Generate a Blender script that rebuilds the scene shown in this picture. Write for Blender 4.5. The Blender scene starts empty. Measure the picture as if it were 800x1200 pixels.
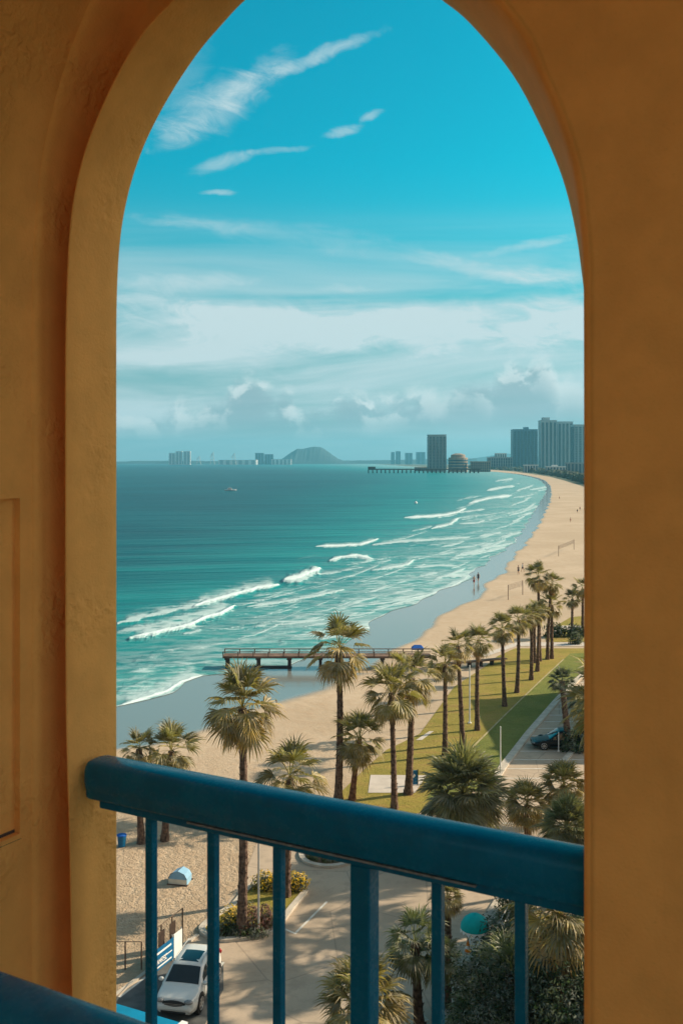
import bpy, bmesh, math, random
import numpy as np
from mathutils import Vector, Matrix, noise as mn
R = math.radians
rnd = random.Random(7)
F = 1167.0; CX = 400.0; HY = 541.0; H = 22.0
sc = bpy.context.scene
COL = sc.collection

# ------------------------------------------------------------------ helpers
def G(x, y, z=0.0):
    Y = F*(H-z)/(y-HY)
    return Vector(((x-CX)*Y/F, Y, z))

def at_depth(x, y, Y):
    return Vector(((x-CX)*Y/F, Y, H-(y-HY)*Y/F))

class MB:
    def __init__(s): s.v=[]; s.f=[]; s.c=[]; s.m=[]
    def add(s, vs, fs, c=None, mi=0):
        o=len(s.v); s.v.extend([tuple(p) for p in vs]); s.f.extend([tuple(i+o for i in f) for f in fs])
        s.c.extend([c if c is not None else (1,1,1)]*len(vs)); s.m.extend([mi]*len(fs))
        return s
    def box(s, x0,x1,y0,y1,z0,z1, M=None, c=None):
        vs=[Vector(p) for p in ((x0,y0,z0),(x1,y0,z0),(x1,y1,z0),(x0,y1,z0),(x0,y0,z1),(x1,y0,z1),(x1,y1,z1),(x0,y1,z1))]
        if M is not None: vs=[M@p for p in vs]
        return s.add(vs,[(3,2,1,0),(4,5,6,7),(0,1,5,4),(1,2,6,5),(2,3,7,6),(3,0,4,7)],c)
    def tube(s, pts, rad, n=8, c=None, cap=True):
        pts=[Vector(p) for p in pts]
        if not hasattr(rad,'__len__'): rad=[rad]*len(pts)
        vs=[];fs=[]
        up=Vector((0,0,1)); d0=(pts[1]-pts[0]).normalized()
        if abs(d0.z)>.9: up=Vector((1,0,0))
        for i,p in enumerate(pts):
            d=(pts[min(i+1,len(pts)-1)]-pts[max(i-1,0)]).normalized()
            a=d.cross(up).normalized(); b=a.cross(d)
            for k in range(n):
                t=2*math.pi*k/n
                vs.append(p+(a*math.cos(t)+b*math.sin(t))*rad[i])
        for i in range(len(pts)-1):
            for k in range(n):
                fs.append((i*n+k,i*n+(k+1)%n,(i+1)*n+(k+1)%n,(i+1)*n+k))
        if cap:
            fs.append(tuple(range(n))); fs.append(tuple(range((len(pts)-1)*n+n-1,(len(pts)-1)*n-1,-1)))
        return s.add(vs,fs,c)
    def cyl(s, c0, r, z0, z1, n=16, c=None):
        return s.tube([(c0[0],c0[1],z0),(c0[0],c0[1],z1)], r, n, c)
    def prism(s, poly, z0, z1, c=None):
        n=len(poly)
        vs=[(p[0],p[1],z0) for p in poly]+[(p[0],p[1],z1) for p in poly]
        a=sum(poly[i][0]*poly[(i+1)%n][1]-poly[(i+1)%n][0]*poly[i][1] for i in range(n))
        top=tuple(range(n,2*n)); 
        if a<0: top=top[::-1]
        fs=[top]+[(i,(i+1)%n,(i+1)%n+n,i+n) for i in range(n)]
        return s.add(vs,fs,c)
    def blob(s, c0, r, seg=10, rings=7, jit=0.0, c=None):
        c0=Vector(c0); r=Vector(r) if hasattr(r,'__len__') else Vector((r,r,r))
        vs=[];fs=[]
        for i in range(rings+1):
            th=math.pi*i/rings
            for k in range(seg):
                ph=2*math.pi*k/seg
                d=Vector((math.sin(th)*math.cos(ph),math.sin(th)*math.sin(ph),math.cos(th)))
                q=1+jit*mn.noise(d*2.3+c0)
                vs.append(c0+Vector((d.x*r.x,d.y*r.y,d.z*r.z))*q)
        for i in range(rings):
            for k in range(seg):
                fs.append((i*seg+k,(i+1)*seg+k,(i+1)*seg+(k+1)%seg,i*seg+(k+1)%seg))
        return s.add(vs,fs,c)
    def mesh(s, name, mats, smooth=False, color=False):
        me=bpy.data.meshes.new(name); me.from_pydata(s.v,[],s.f)
        for m in (mats if isinstance(mats,(list,tuple)) else [mats]): me.materials.append(m)
        if any(s.m): me.polygons.foreach_set('material_index', s.m)
        if color:
            ca=me.color_attributes.new('tint','FLOAT_COLOR','POINT')
            a=np.ones((len(s.v),4),dtype=np.float32); a[:,:3]=np.array(s.c,dtype=np.float32)
            ca.data.foreach_set('color',a.ravel())
        if smooth: me.polygons.foreach_set('use_smooth',[True]*len(s.f))
        me.validate(); me.update()
        return me
    def build(s, name, mats, parent=None, smooth=False, color=False):
        return link(name, s.mesh(name,mats,smooth,color), parent)

def link(name, data, parent=None):
    o=bpy.data.objects.new(name,data); COL.objects.link(o)
    if parent is not None: o.parent=parent
    return o
def tag(o, label=None, cat=None, group=None, kind=None):
    if label: o['label']=label
    if cat: o['category']=cat
    if group: o['group']=group
    if kind: o['kind']=kind
    return o
def empty(name, loc=(0,0,0), rz=0.0):
    o=bpy.data.objects.new(name,None); COL.objects.link(o); o.location=loc; o.rotation_euler=(0,0,rz); o.empty_display_size=.2
    return o
def thing(name, label, cat, loc=(0,0,0), rz=0.0, group=None):
    return tag(empty(name,loc,rz),label,cat,group)
def bevel(o, w, seg=2):
    m=o.modifiers.new('Bevel','BEVEL'); m.width=w; m.segments=seg; m.limit_method='ANGLE'; m.angle_limit=R(40)
    return o

# ------------------------------------------------------------------ node expression helper
class NT:
    def __init__(s, nt): s.nt=nt; s.x=0
    def node(s, t, **kw):
        n=s.nt.nodes.new(t); s.x+=30; n.location=(s.x%1500, -s.x//3)
        for k,v in kw.items(): setattr(n,k,v)
        return n
    def set(s, sock, v):
        if isinstance(v,E): s.nt.links.new(v.o, sock)
        elif isinstance(v,bpy.types.NodeSocket): s.nt.links.new(v, sock)
        else: sock.default_value=v
    def math(s, op, a, b=None, c=None, clamp=False):
        n=s.node('ShaderNodeMath',operation=op,use_clamp=clamp)
        s.set(n.inputs[0],a)
        if b is not None: s.set(n.inputs[1],b)
        if c is not None: s.set(n.inputs[2],c)
        return E(s,n.outputs[0])
    def comb(s,x,y,z):
        n=s.node('ShaderNodeCombineXYZ'); s.set(n.inputs[0],x); s.set(n.inputs[1],y); s.set(n.inputs[2],z); return E(s,n.outputs[0])
    def sep(s,v):
        n=s.node('ShaderNodeSeparateXYZ'); s.set(n.inputs[0],v); return [E(s,n.outputs[i]) for i in range(3)]
    def noise(s, vec, scale=5, detail=4, rough=.5, dist=0, color=False):
        n=s.node('ShaderNodeTexNoise'); s.set(n.inputs['Vector'],vec)
        n.inputs['Scale'].default_value=scale; n.inputs['Detail'].default_value=detail; n.inputs['Roughness'].default_value=rough; n.inputs['Distortion'].default_value=dist
        return E(s,n.outputs['Color' if color else 'Fac'])
    def voronoi(s, vec, scale=5, feature='F1', out='Distance'):
        n=s.node('ShaderNodeTexVoronoi',feature=feature); s.set(n.inputs['Vector'],vec); n.inputs['Scale'].default_value=scale
        return E(s,n.outputs[out])
    def wave(s, vec, scale=1, dist=0, detail=2, dscale=1, direction='X'):
        n=s.node('ShaderNodeTexWave',bands_direction=direction); s.set(n.inputs['Vector'],vec)
        n.inputs['Scale'].default_value=scale; n.inputs['Distortion'].default_value=dist; n.inputs['Detail'].default_value=detail; n.inputs['Detail Scale'].default_value=dscale
        return E(s,n.outputs['Fac'])
    def smooth(s, v, a, b, lo=0.0, hi=1.0):
        n=s.node('ShaderNodeMapRange',interpolation_type='SMOOTHSTEP'); s.set(n.inputs[0],v)
        for i,q in enumerate((a,b,lo,hi)): s.set(n.inputs[1+i],q)
        return E(s,n.outputs[0])
    def mix(s, f, a, b, blend='MIX'):
        n=s.node('ShaderNodeMix',data_type='RGBA',blend_type=blend); s.set(n.inputs[0],f)
        s.set(n.inputs[6], a if isinstance(a,E) else (*a,1)); s.set(n.inputs[7], b if isinstance(b,E) else (*b,1))
        return E(s,n.outputs[2])
    def ramp(s, v, stops):
        n=s.node('ShaderNodeValToRGB'); s.set(n.inputs[0],v); cr=n.color_ramp
        while len(cr.elements)<len(stops): cr.elements.new(.5)
        for e,(p,c) in zip(cr.elements,stops): e.position=p; e.color=(*c,1)
        return E(s,n.outputs[0])
    def attr(s,name,out='Fac'):
        n=s.node('ShaderNodeAttribute',attribute_name=name); return E(s,n.outputs[out])
    def bump(s,h,dist=.02,strength=1.0):
        n=s.node('ShaderNodeBump'); s.set(n.inputs['Height'],h); n.inputs['Distance'].default_value=dist; s.set(n.inputs['Strength'],strength); return E(s,n.outputs[0])
class E:
    def __init__(s,t,o): s.t=t; s.o=o
    def __add__(s,b): return s.t.math('ADD',s,b)
    __radd__=__add__
    def __sub__(s,b): return s.t.math('SUBTRACT',s,b)
    def __rsub__(s,b): return s.t.math('SUBTRACT',b,s)
    def __mul__(s,b): return s.t.math('MULTIPLY',s,b)
    __rmul__=__mul__
    def __truediv__(s,b): return s.t.math('DIVIDE',s,b)
    def max(s,b): return s.t.math('MAXIMUM',s,b)
    def min(s,b): return s.t.math('MINIMUM',s,b)
    def clamp(s): return s.t.math('ADD',s,0.0,clamp=True)
    def pow(s,b): return s.t.math('POWER',s,b)

MATS={}
def material(name, fn, rough=.8, spec=.3, metal=0.0, **kw):
    m=bpy.data.materials.new(name); m.use_nodes=True
    t=NT(m.node_tree); p=m.node_tree.nodes['Principled BSDF']
    p.inputs['Roughness'].default_value=rough; p.inputs['Specular IOR Level'].default_value=spec; p.inputs['Metallic'].default_value=metal
    for k,v in kw.items(): p.inputs[k].default_value=v
    tc=m.node_tree.nodes.new('ShaderNodeTexCoord'); geo=m.node_tree.nodes.new('ShaderNodeNewGeometry')
    fn(t,p,E(t,tc.outputs['Object']),E(t,geo.outputs['Position']))
    MATS[name]=m
    return m
def plain(name, col, rough=.7, var=.12, scale=4.0, spec=.3, metal=0.0, bumpd=0.0, bscale=40, emit=None, coord='obj'):
    def fn(t,p,ob,pos):
        v=ob if coord=='obj' else pos
        n=t.noise(v,scale,4,.6)
        lo=tuple(c*(1-var) for c in col); hi=tuple(min(1,c*(1+var)) for c in col)
        t.set(p.inputs['Base Color'], t.mix(t.smooth(n,.3,.7),lo,hi))
        if bumpd: t.set(p.inputs['Normal'], t.bump(t.noise(v,bscale,3,.6),bumpd))
    return material(name,fn,rough,spec,metal)

# ------------------------------------------------------------------ materials
def m_stucco(name, col):
    def fn(t,p,ob,pos):
        a=t.noise(pos,9,5,.55); b=t.noise(pos,44,3,.5,.2); c=t.voronoi(pos,24,'SMOOTH_F1'); e=t.noise(pos,170,3,.6)
        k=t.smooth(a,.3,.7)
        x0_,y0_,z0_=t.sep(pos)
        stn=t.noise(t.comb(x0_*7.0,y0_*7.0,z0_*1.1),1.0,5,.62,.3); spk=t.noise(pos,130,3,.7)
        cc=t.mix(k,tuple(q*.92 for q in col),tuple(min(1,q*1.05) for q in col))
        cc=t.mix(t.smooth(stn,.52,.78)*.28,cc,tuple(q*w for q,w in zip(col,(.72,.66,.62))))
        cc=t.mix(t.smooth(spk,.60,.72)*.16,cc,tuple(q*.6 for q in col))
        t.set(p.inputs['Base Color'],cc)
        px_,py_,pz_=t.sep(pos); patch=t.smooth(t.noise(pos,3.2,2,.5),.42,.62)*t.smooth(px_,.3,-.1)
        h=b*.35*patch+a*1.0+t.smooth(b,.34,.68)*patch*.75+e*.3
        t.set(p.inputs['Normal'], t.bump(h,.0045,.9))
    return material(name,fn,.85,.25)
M_WALL=m_stucco('ochre_stucco',(.92,.435,.115))
M_WALL_EXT=m_stucco('ochre_facade',(.74,.42,.16))
def _rail(t,p,ob,pos):
    n=t.noise(pos,14,4,.6); q=t.noise(pos,90,3,.6)
    t.set(p.inputs['Base Color'], t.mix(t.smooth(n,.3,.7),(.0005,.15,.27),(.001,.18,.32)))
    t.set(p.inputs['Roughness'], t.smooth(q*.5+n*.5,.3,.7,.15,.34))
    wear=t.smooth(t.noise(pos,55,6,.7),  .71,.76)*t.smooth(t.noise(pos,5,2,.5),.48,.62)
    base=t.mix(t.smooth(n,.3,.7),(.0003,.125,.225),(.0006,.15,.265))
    base=t.mix(t.smooth(t.noise(pos,22,5,.7),.5,.75)*.3,base,(.0,.06,.11))
    t.set(p.inputs['Base Color'], t.mix(wear*.8,base,(.20,.20,.19)))
    t.set(p.inputs['Normal'], t.bump(t.noise(pos,30,2,.5),.0006,.6))
M_RAIL=material('blue_paint',_rail,.33,.20)
M_CHIP=plain('worn_blue_edge',(.22,.24,.24),.55,.3,60)
M_FLOORT=plain('terrace_tile',(.55,.42,.30),.6,.1,6)

def _sand(t,p,ob,pos):
    wet=t.attr('wet')
    n1=t.noise(pos,.05,5,.6); n2=t.noise(pos,.9,5,.62); n3=t.noise(pos,3.2,3,.6,.5); n4=t.noise(pos,11,2,.6)
    sx,sy,sz=t.sep(pos)
    track=t.noise(t.comb(sx*.05+sy*.35,sx*.35-sy*.04,0.0),1.6,4,.6)
    dry=t.mix(t.smooth(n1,.35,.68),(.44,.345,.245),(.52,.415,.305))
    dry=t.mix(t.smooth(n2,.38,.68)*.35,dry,(.40,.28,.18))
    dry=t.mix(t.smooth(track,.5,.62)*.22,dry,(.42,.30,.2))
    near=t.smooth(sy,95,48)
    pits=t.smooth(n3+n4*.25,.50,.66)
    dry=t.mix(pits*near*.38,dry,(.33,.235,.15))
    wst=t.noise(t.comb(sx*.02+sy*.004,sy*.09-sx*.03,4.0),1.0,5,.6,.4)
    w=t.smooth(wet+(n2-.5)*.08+(wst-.5)*.45,.28,.72)
    c=t.mix(w,dry,(.20,.215,.20))
    t.set(p.inputs['Base Color'],c)
    t.set(p.inputs['Roughness'], t.smooth(w,0.2,.95,.95,.13))
    t.set(p.inputs['Specular IOR Level'], t.smooth(w,0.2,1,.15,.9))
    h=(n2*.5+n3*near*.9+n4*near*.4)*(1.0-w*.97)
    t.set(p.inputs['Normal'], t.bump(h,.16,.9))
M_SAND=material('sand',_sand)

def _water(t,p,ob,pos):
    foam=t.attr('foam'); sh=t.attr('shallow')
    sx,sy,sz=t.sep(pos)
    # swell streaks lying roughly parallel with the shore lines
    a=sx*.97+sy*.12; b=sy*.97-sx*.22
    st=t.noise(t.comb(a*.012,b*.075,0.0),1.0,5,.6,.3)
    st2=t.noise(t.comb(a*.05,b*.28,3.0),1.0,5,.65,.5)
    st3=t.noise(t.comb(a*.004,b*.009,7.0),1.0,3,.5)
    deep=t.mix(t.smooth(st3+(st-.5)*.6,.35,.65),(.0005,.050,.072),(.0008,.080,.105))
    mid=t.mix(t.smooth(st,.35,.65),(.002,.165,.185),(.012,.245,.25))
    c=t.mix(t.smooth(sh+(st-.5)*.25,.10,.55),deep,mid)
    c=t.mix(t.smooth(sh+(st2-.5)*.3,.5,1.0),c,(.07,.29,.295))
    c=t.mix(t.smooth(st2,.42,.58)*.30,c,(.001,.085,.115))
    ff=t.noise(t.comb(a*.35,b*.6,0.0),1.0,6,.7,.8)
    lace=t.voronoi(t.comb(a*.22+st2*1.5,b*.5+ff*.8,0.0),1.0,'DISTANCE_TO_EDGE')
    lacef=t.noise(t.comb(a*.9,b*1.5,0.0),1.0,4,.7)
    soft=t.smooth(foam+(ff-.5)*.75+(.12-lace)*.5,.34,.70)
    hard=t.smooth(foam+(lacef-.5)*.35,.70,.92)
    fo=(soft*.64).max(hard)
    # faint drifting foam in the whole surf zone
    drift=t.smooth(ff*.5+st2*.7-lace*.35,.46,.66)*t.smooth(sh,.40,.9)*.40
    fo=fo.max(drift)
    c=t.mix(fo,c,(.62,.745,.77))
    t.set(p.inputs['Base Color'],c)
    t.set(p.inputs['Roughness'], t.smooth(fo,0,1,.3,.9))
    p.inputs['IOR'].default_value=1.33
    chop=t.noise(t.comb(a*.35,b*.8,0.0),1.0,5,.6)
    far=t.smooth(sy,60,2500,1.0,.5)
    hh=st*2.2+st2*.8+chop*.35+fo*.25
    t.set(p.inputs['Normal'], t.bump(hh,.9,far*.55))
M_WATER=material('sea_water',_water,.2,.03)

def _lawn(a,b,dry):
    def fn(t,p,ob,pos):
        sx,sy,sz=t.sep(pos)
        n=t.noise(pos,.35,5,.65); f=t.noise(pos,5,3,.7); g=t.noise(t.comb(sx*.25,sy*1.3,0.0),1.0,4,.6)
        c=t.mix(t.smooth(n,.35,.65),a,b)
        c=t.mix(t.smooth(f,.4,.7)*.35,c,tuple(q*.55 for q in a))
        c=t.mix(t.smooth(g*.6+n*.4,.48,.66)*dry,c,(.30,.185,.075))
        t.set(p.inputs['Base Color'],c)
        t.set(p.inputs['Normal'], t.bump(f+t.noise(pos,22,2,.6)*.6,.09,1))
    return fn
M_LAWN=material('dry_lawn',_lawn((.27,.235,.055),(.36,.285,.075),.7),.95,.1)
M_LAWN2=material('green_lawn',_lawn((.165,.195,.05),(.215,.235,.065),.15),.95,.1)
def _pave(t,p,ob,pos):
    n=t.noise(pos,.18,5,.6); f=t.noise(pos,9,4,.7); g=t.noise(pos,1.3,4,.65)
    c=t.mix(t.smooth(n,.35,.65),(.42,.335,.25),(.50,.40,.305))
    c=t.mix(t.smooth(g,.48,.68)*.45,c,(.30,.245,.19))
    c=t.mix(t.smooth(f,.45,.75)*.22,c,(.25,.215,.18))
    cr=t.voronoi(t.comb(*[q for q in t.sep(pos)]),.22,'DISTANCE_TO_EDGE')
    c=t.mix(t.smooth(cr,.012,.0)*.45,c,(.16,.14,.12))
    t.set(p.inputs['Base Color'],c); t.set(p.inputs['Normal'],t.bump(f,.01))
M_PAVE=material('worn_concrete',_pave,.88,.25)
M_ASPH=plain('asphalt',(.105,.11,.11),.85,.25,1.2,bumpd=.01,bscale=30,coord='pos')
M_KERB=plain('kerb_concrete',(.50,.45,.38),.85,.15,2.0,coord='pos')
M_PAD=plain('pale_concrete',(.52,.47,.42),.85,.1,.8,coord='pos')
M_WHITE=plain('white_line',(.66,.64,.58),.8,.15,2.0,coord='pos')
M_SOIL=plain('soil',(.13,.085,.05),.95,.3,3.0,bumpd=.03,bscale=8)
M_SOILP=plain('worn_edge_strip',(.36,.31,.17),.9,.2,1.0,coord='pos')
M_LAND=plain('scrub_land',(.10,.115,.07),.95,.4,.02,coord='pos')
M_FARROAD=plain('coast_road',(.16,.17,.17),.9,.2,.01,coord='pos')

def _leaf(base):
    def fn(t,p,ob,pos):
        ti=t.attr('tint','Color'); n=t.noise(ob,2.5,3,.6)
        c=t.mix(1.0,ti,base,'MULTIPLY')
        c=t.mix(t.smooth(n,.35,.7)*.35,c,tuple(q*.55 for q in base))
        t.set(p.inputs['Base Color'],c)
        tr=t.node('ShaderNodeBsdfTranslucent'); t.set(tr.inputs[0], t.mix(1.0,c,(1.3,1.4,.6),'MULTIPLY'))
        mx=t.node('ShaderNodeMixShader'); mx.inputs[0].default_value=.25
        t.nt.links.new(p.outputs[0],mx.inputs[1]); t.nt.links.new(tr.outputs[0],mx.inputs[2])
        out=[n for n in t.nt.nodes if n.type=='OUTPUT_MATERIAL'][0]; t.nt.links.new(mx.outputs[0],out.inputs[0])
    return fn
M_FROND=material('palm_frond',_leaf((1,1,1)),.55,.35)
M_LEAF=material('broad_leaf',_leaf((1,1,1)),.9,.03)
def _trunk(c1,c2,ring):
    def fn(t,p,ob,pos):
        x,y,z=t.sep(ob)
        n=t.noise(t.comb(x*3,y*3,z*ring),1.0,4,.65,.2); v=t.voronoi(t.comb(x*7,y*7,z*5),1.0)
        t.set(p.inputs['Base Color'], t.mix(t.smooth(n*.7+v*.4,.35,.75),c1,c2))
        t.set(p.inputs['Normal'], t.bump(n+v*.5,.06,1))
    return fn
M_TRUNK=material('palm_trunk',_trunk((.07,.045,.036),(.20,.135,.10),9),.9,.15)
M_TRUNKR=material('palm_boots',_trunk((.09,.04,.025),(.24,.12,.07),5),.9,.15)
M_WOODP=plain('pier_timber',(.15,.095,.07),.85,.35,.8,coord='pos')
M_WOODD=plain('dark_timber',(.07,.055,.05),.85,.3,2)
M_POLE=plain('galvanised_steel',(.46,.47,.46),.5,.1,3,metal=.3)
M_FENCE=plain('rusty_wire',(.13,.09,.065),.8,.3,8)
M_BLUEB=plain('blue_board',(.005,.12,.27),.5,.15,3)
M_WHITEB=plain('white_board',(.78,.79,.78),.6,.06,3)
M_DOOR=plain('dark_brown_panel',(.05,.033,.026),.7,.3,5)
M_CARW=plain('white_car_paint',(.60,.62,.61),.22,.02,2,spec=.6)
M_CARB=plain('black_car_paint',(.008,.011,.014),.3,.1,2,spec=.3)
M_GLASS=plain('dark_glass',(.012,.022,.028),.06,.1,2,spec=.8)
M_TYRE=plain('tyre_rubber',(.018,.018,.018),.85,.2,20)
M_RIM=plain('alloy_rim',(.5,.5,.5),.3,.1,5,metal=.8)
M_TRIM=plain('black_trim',(.02,.021,.022),.6,.2,8)
M_LAMP=plain('headlight_glass',(.20,.21,.22),.12,.3,30,spec=.8)
M_CHROME=plain('chrome',(.7,.7,.7),.15,.05,5,metal=1)
M_REDL=plain('tail_light',(.35,.02,.02),.2,.1,5,spec=.6)
M_TEAL=plain('turquoise_canvas',(.0,.42,.42),.7,.1,3)
M_ORANGE=plain('orange_plastic',(.8,.22,.02),.6,.1,5)
M_BLUEC=plain('blue_canvas',(.01,.10,.42),.7,.15,3)
M_TENT=plain('pale_blue_canvas',(.22,.42,.60),.75,.06,3)
M_TENTW=plain('cream_canvas',(.66,.62,.52),.8,.08,3)
M_SKIN=plain('skin',(.42,.24,.16),.6,.05,3)
M_CLOTHD=plain('dark_cloth',(.03,.04,.06),.9,.2,3)
M_CLOTHR=plain('red_cloth',(.30,.05,.04),.9,.2,3)
M_BOAT=plain('boat_white',(.72,.74,.74),.4,.05,3)
M_RAILTOP=plain('awning_blue',(.004,.21,.38),.55,.12,2)
M_HOTEL=plain('hotel_render',(.62,.50,.36),.85,.08,.5)

def _tower(a,b):
    def fn(t,p,ob,pos):
        x,y,z=t.sep(ob)
        n=t.noise(ob,.03,3,.6)
        t.set(p.inputs['Base Color'], t.mix(t.smooth(n,.3,.7),a,b))
    return fn
M_TOWA=material('tower_grey',_tower((.30,.33,.35),(.36,.39,.40)),.7,.3)
M_TOWB=material('tower_blue',_tower((.07,.17,.26),(.10,.21,.30)),.5,.4)
M_TOWC=material('tower_pale',_tower((.33,.42,.46),(.40,.48,.51)),.6,.4)
M_TOWG=plain('tower_glass',(.035,.085,.12),.25,.25,.05,spec=.6)
M_TOWT=plain('tower_tan',(.30,.235,.18),.8,.12,.05)
M_FARW=plain('far_white',(.75,.73,.70),.8,.05,.02)
M_HILL=plain('hill_scrub',(.035,.055,.058),.95,.3,.004)

# ------------------------------------------------------------------ curve tables (pixel rows -> shore positions on the ground)
Wt=[(542.2,372),(543,412),(544,440),(546,470),(548.5,505),(550,530),(553,580),(556,606),(560,625),(564,634),(571,640),(578,639),(589,632),(605,622),(622,612),(638,600),(650,582),(665,561),(680,545),(690,525),(704,490),(716,462),(724,445),(740,425),(755,400),(770,372),(780,340),(786,300),(792,239),(800,214),(812,192),(821,166),(829,138),(850,85),(880,20),(950,-160),(1300,-1100)]
Dt=[(542.2,374),(543,414),(544,442),(546,473),(549,520),(550,534),(553,583),(556,611),(560,631),(564,640),(571,645),(581,646),(589,644),(602,638),(615,632),(632,620),(645,610),(656,598),(669,593),(679,577),(688,570),(695,567),(716,530),(730,506),(745,492),(754,478),(769,455),(785,422),(800,385),(816,335),(830,305),(852,256),(863,225),(880,138),(910,60),(950,-20),(1300,-700)]
wy,wx=np.array(Wt).T; dy_,dx_=np.array(Dt).T
def wiggle(y):
    y=np.asarray(y,float); k=(y-HY)/200.0
    return k*(5*np.sin(2600.0/(y-HY)*2.1)+3*np.sin(2600.0/(y-HY)*5.3+1))
def Wx(y): return np.interp(y,wy,wx)+wiggle(y)
def Dx(y): return np.interp(y,dy_,dx_)+wiggle(np.asarray(y)*1.01)*.8

def grid_mesh(name, X, Y, Z, mat, attrs):
    nr,nc=X.shape
    me=bpy.data.meshes.new(name)
    co=np.stack([X,Y,Z],-1).reshape(-1,3).astype(np.float32)
    idx=np.arange(nr*nc).reshape(nr,nc)
    q=np.stack([idx[:-1,:-1],idx[:-1,1:],idx[1:,1:],idx[1:,:-1]],-1).reshape(-1,4)[:, ::-1]
    me.vertices.add(len(co)); me.vertices.foreach_set('co',co.ravel())
    me.loops.add(q.size); me.loops.foreach_set('vertex_index',q.ravel().astype(np.int32))
    me.polygons.add(len(q)); me.polygons.foreach_set('loop_start',np.arange(0,q.size,4,dtype=np.int32)); me.polygons.foreach_set('loop_total',np.full(len(q),4,dtype=np.int32))
    me.polygons.foreach_set('use_smooth',np.ones(len(q),dtype=bool))
    me.update(calc_edges=True)
    for k,v in attrs.items():
        a=me.attributes.new(k,'FLOAT','POINT'); a.data.foreach_set('value',v.ravel().astype(np.float32))
    me.materials.append(mat); me.validate()
    return link(name,me)

# sea floor / base ground out to the horizon
b=MB(); b.add([(-15000,-2900,-1.5),(15000,-2900,-1.5),(15000,14400,-1.5),(-15000,14400,-1.5)],[(0,1,2,3)])
tag(b.build('ground',M_LAND),kind='structure')

# beach
ys=np.concatenate([np.linspace(542.85,556,40)[:-1],np.linspace(556,900,330)[:-1],np.linspace(900,1600,60)])
Yd=F*H/(ys-HY)
cols=np.concatenate([np.linspace(-60,60,61),[90,140,220,400,800,1600]])
PX=Wx(ys)[:,None]+ (cols*1.0)[None,:]*np.clip((ys-HY)/120,.12,1.5)[:,None]
dd=(PX-Dx(ys)[:,None])
wid=np.clip((ys-HY)/120,.12,2)*9.0
wet=1/(1+np.exp(np.clip(dd/wid[:,None]*2.2,-30,30)))
X=(PX-CX)*Yd[:,None]/F; Y=np.repeat(Yd[:,None],PX.shape[1],1); Z=np.zeros_like(X)
tag(grid_mesh('beach',X,Y,Z,M_SAND,{'wet':wet}),kind='structure')

# sea with breaking waves
ys=np.concatenate([np.array([542.8,543,543.5,544,545,546.5,548]),np.arange(549,560,.7),np.arange(560,900,1.0),np.arange(900,1300,20)])
Yd=F*H/(ys-HY)
w=Wx(ys); left=np.full_like(ys,60.0)
left=np.minimum(left,w-60)
ucol=np.concatenate([np.array([-9,-4,-2,-1,-.5,-.2]),np.linspace(0,1,460)])
PX=left[:,None]+(w-left)[:,None]*np.maximum(ucol,0)[None,:]+np.minimum(ucol,0)[None,:]*120
PY=np.repeat(ys[:,None],PX.shape[1],1)
foam=np.zeros_like(PX); lift=np.zeros_like(PX)
def vnoise(x,y):
    x0=np.floor(x); y0=np.floor(y); fx=x-x0; fy=y-y0; fx=fx*fx*(3-2*fx); fy=fy*fy*(3-2*fy)
    h=lambda a,b_: np.modf(np.abs(np.sin(a*127.1+b_*311.7)*43758.5453))[0]
    return (h(x0,y0)*(1-fx)+h(x0+1,y0)*fx)*(1-fy)+(h(x0,y0+1)*(1-fx)+h(x0+1,y0+1)*fx)*fy
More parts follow.
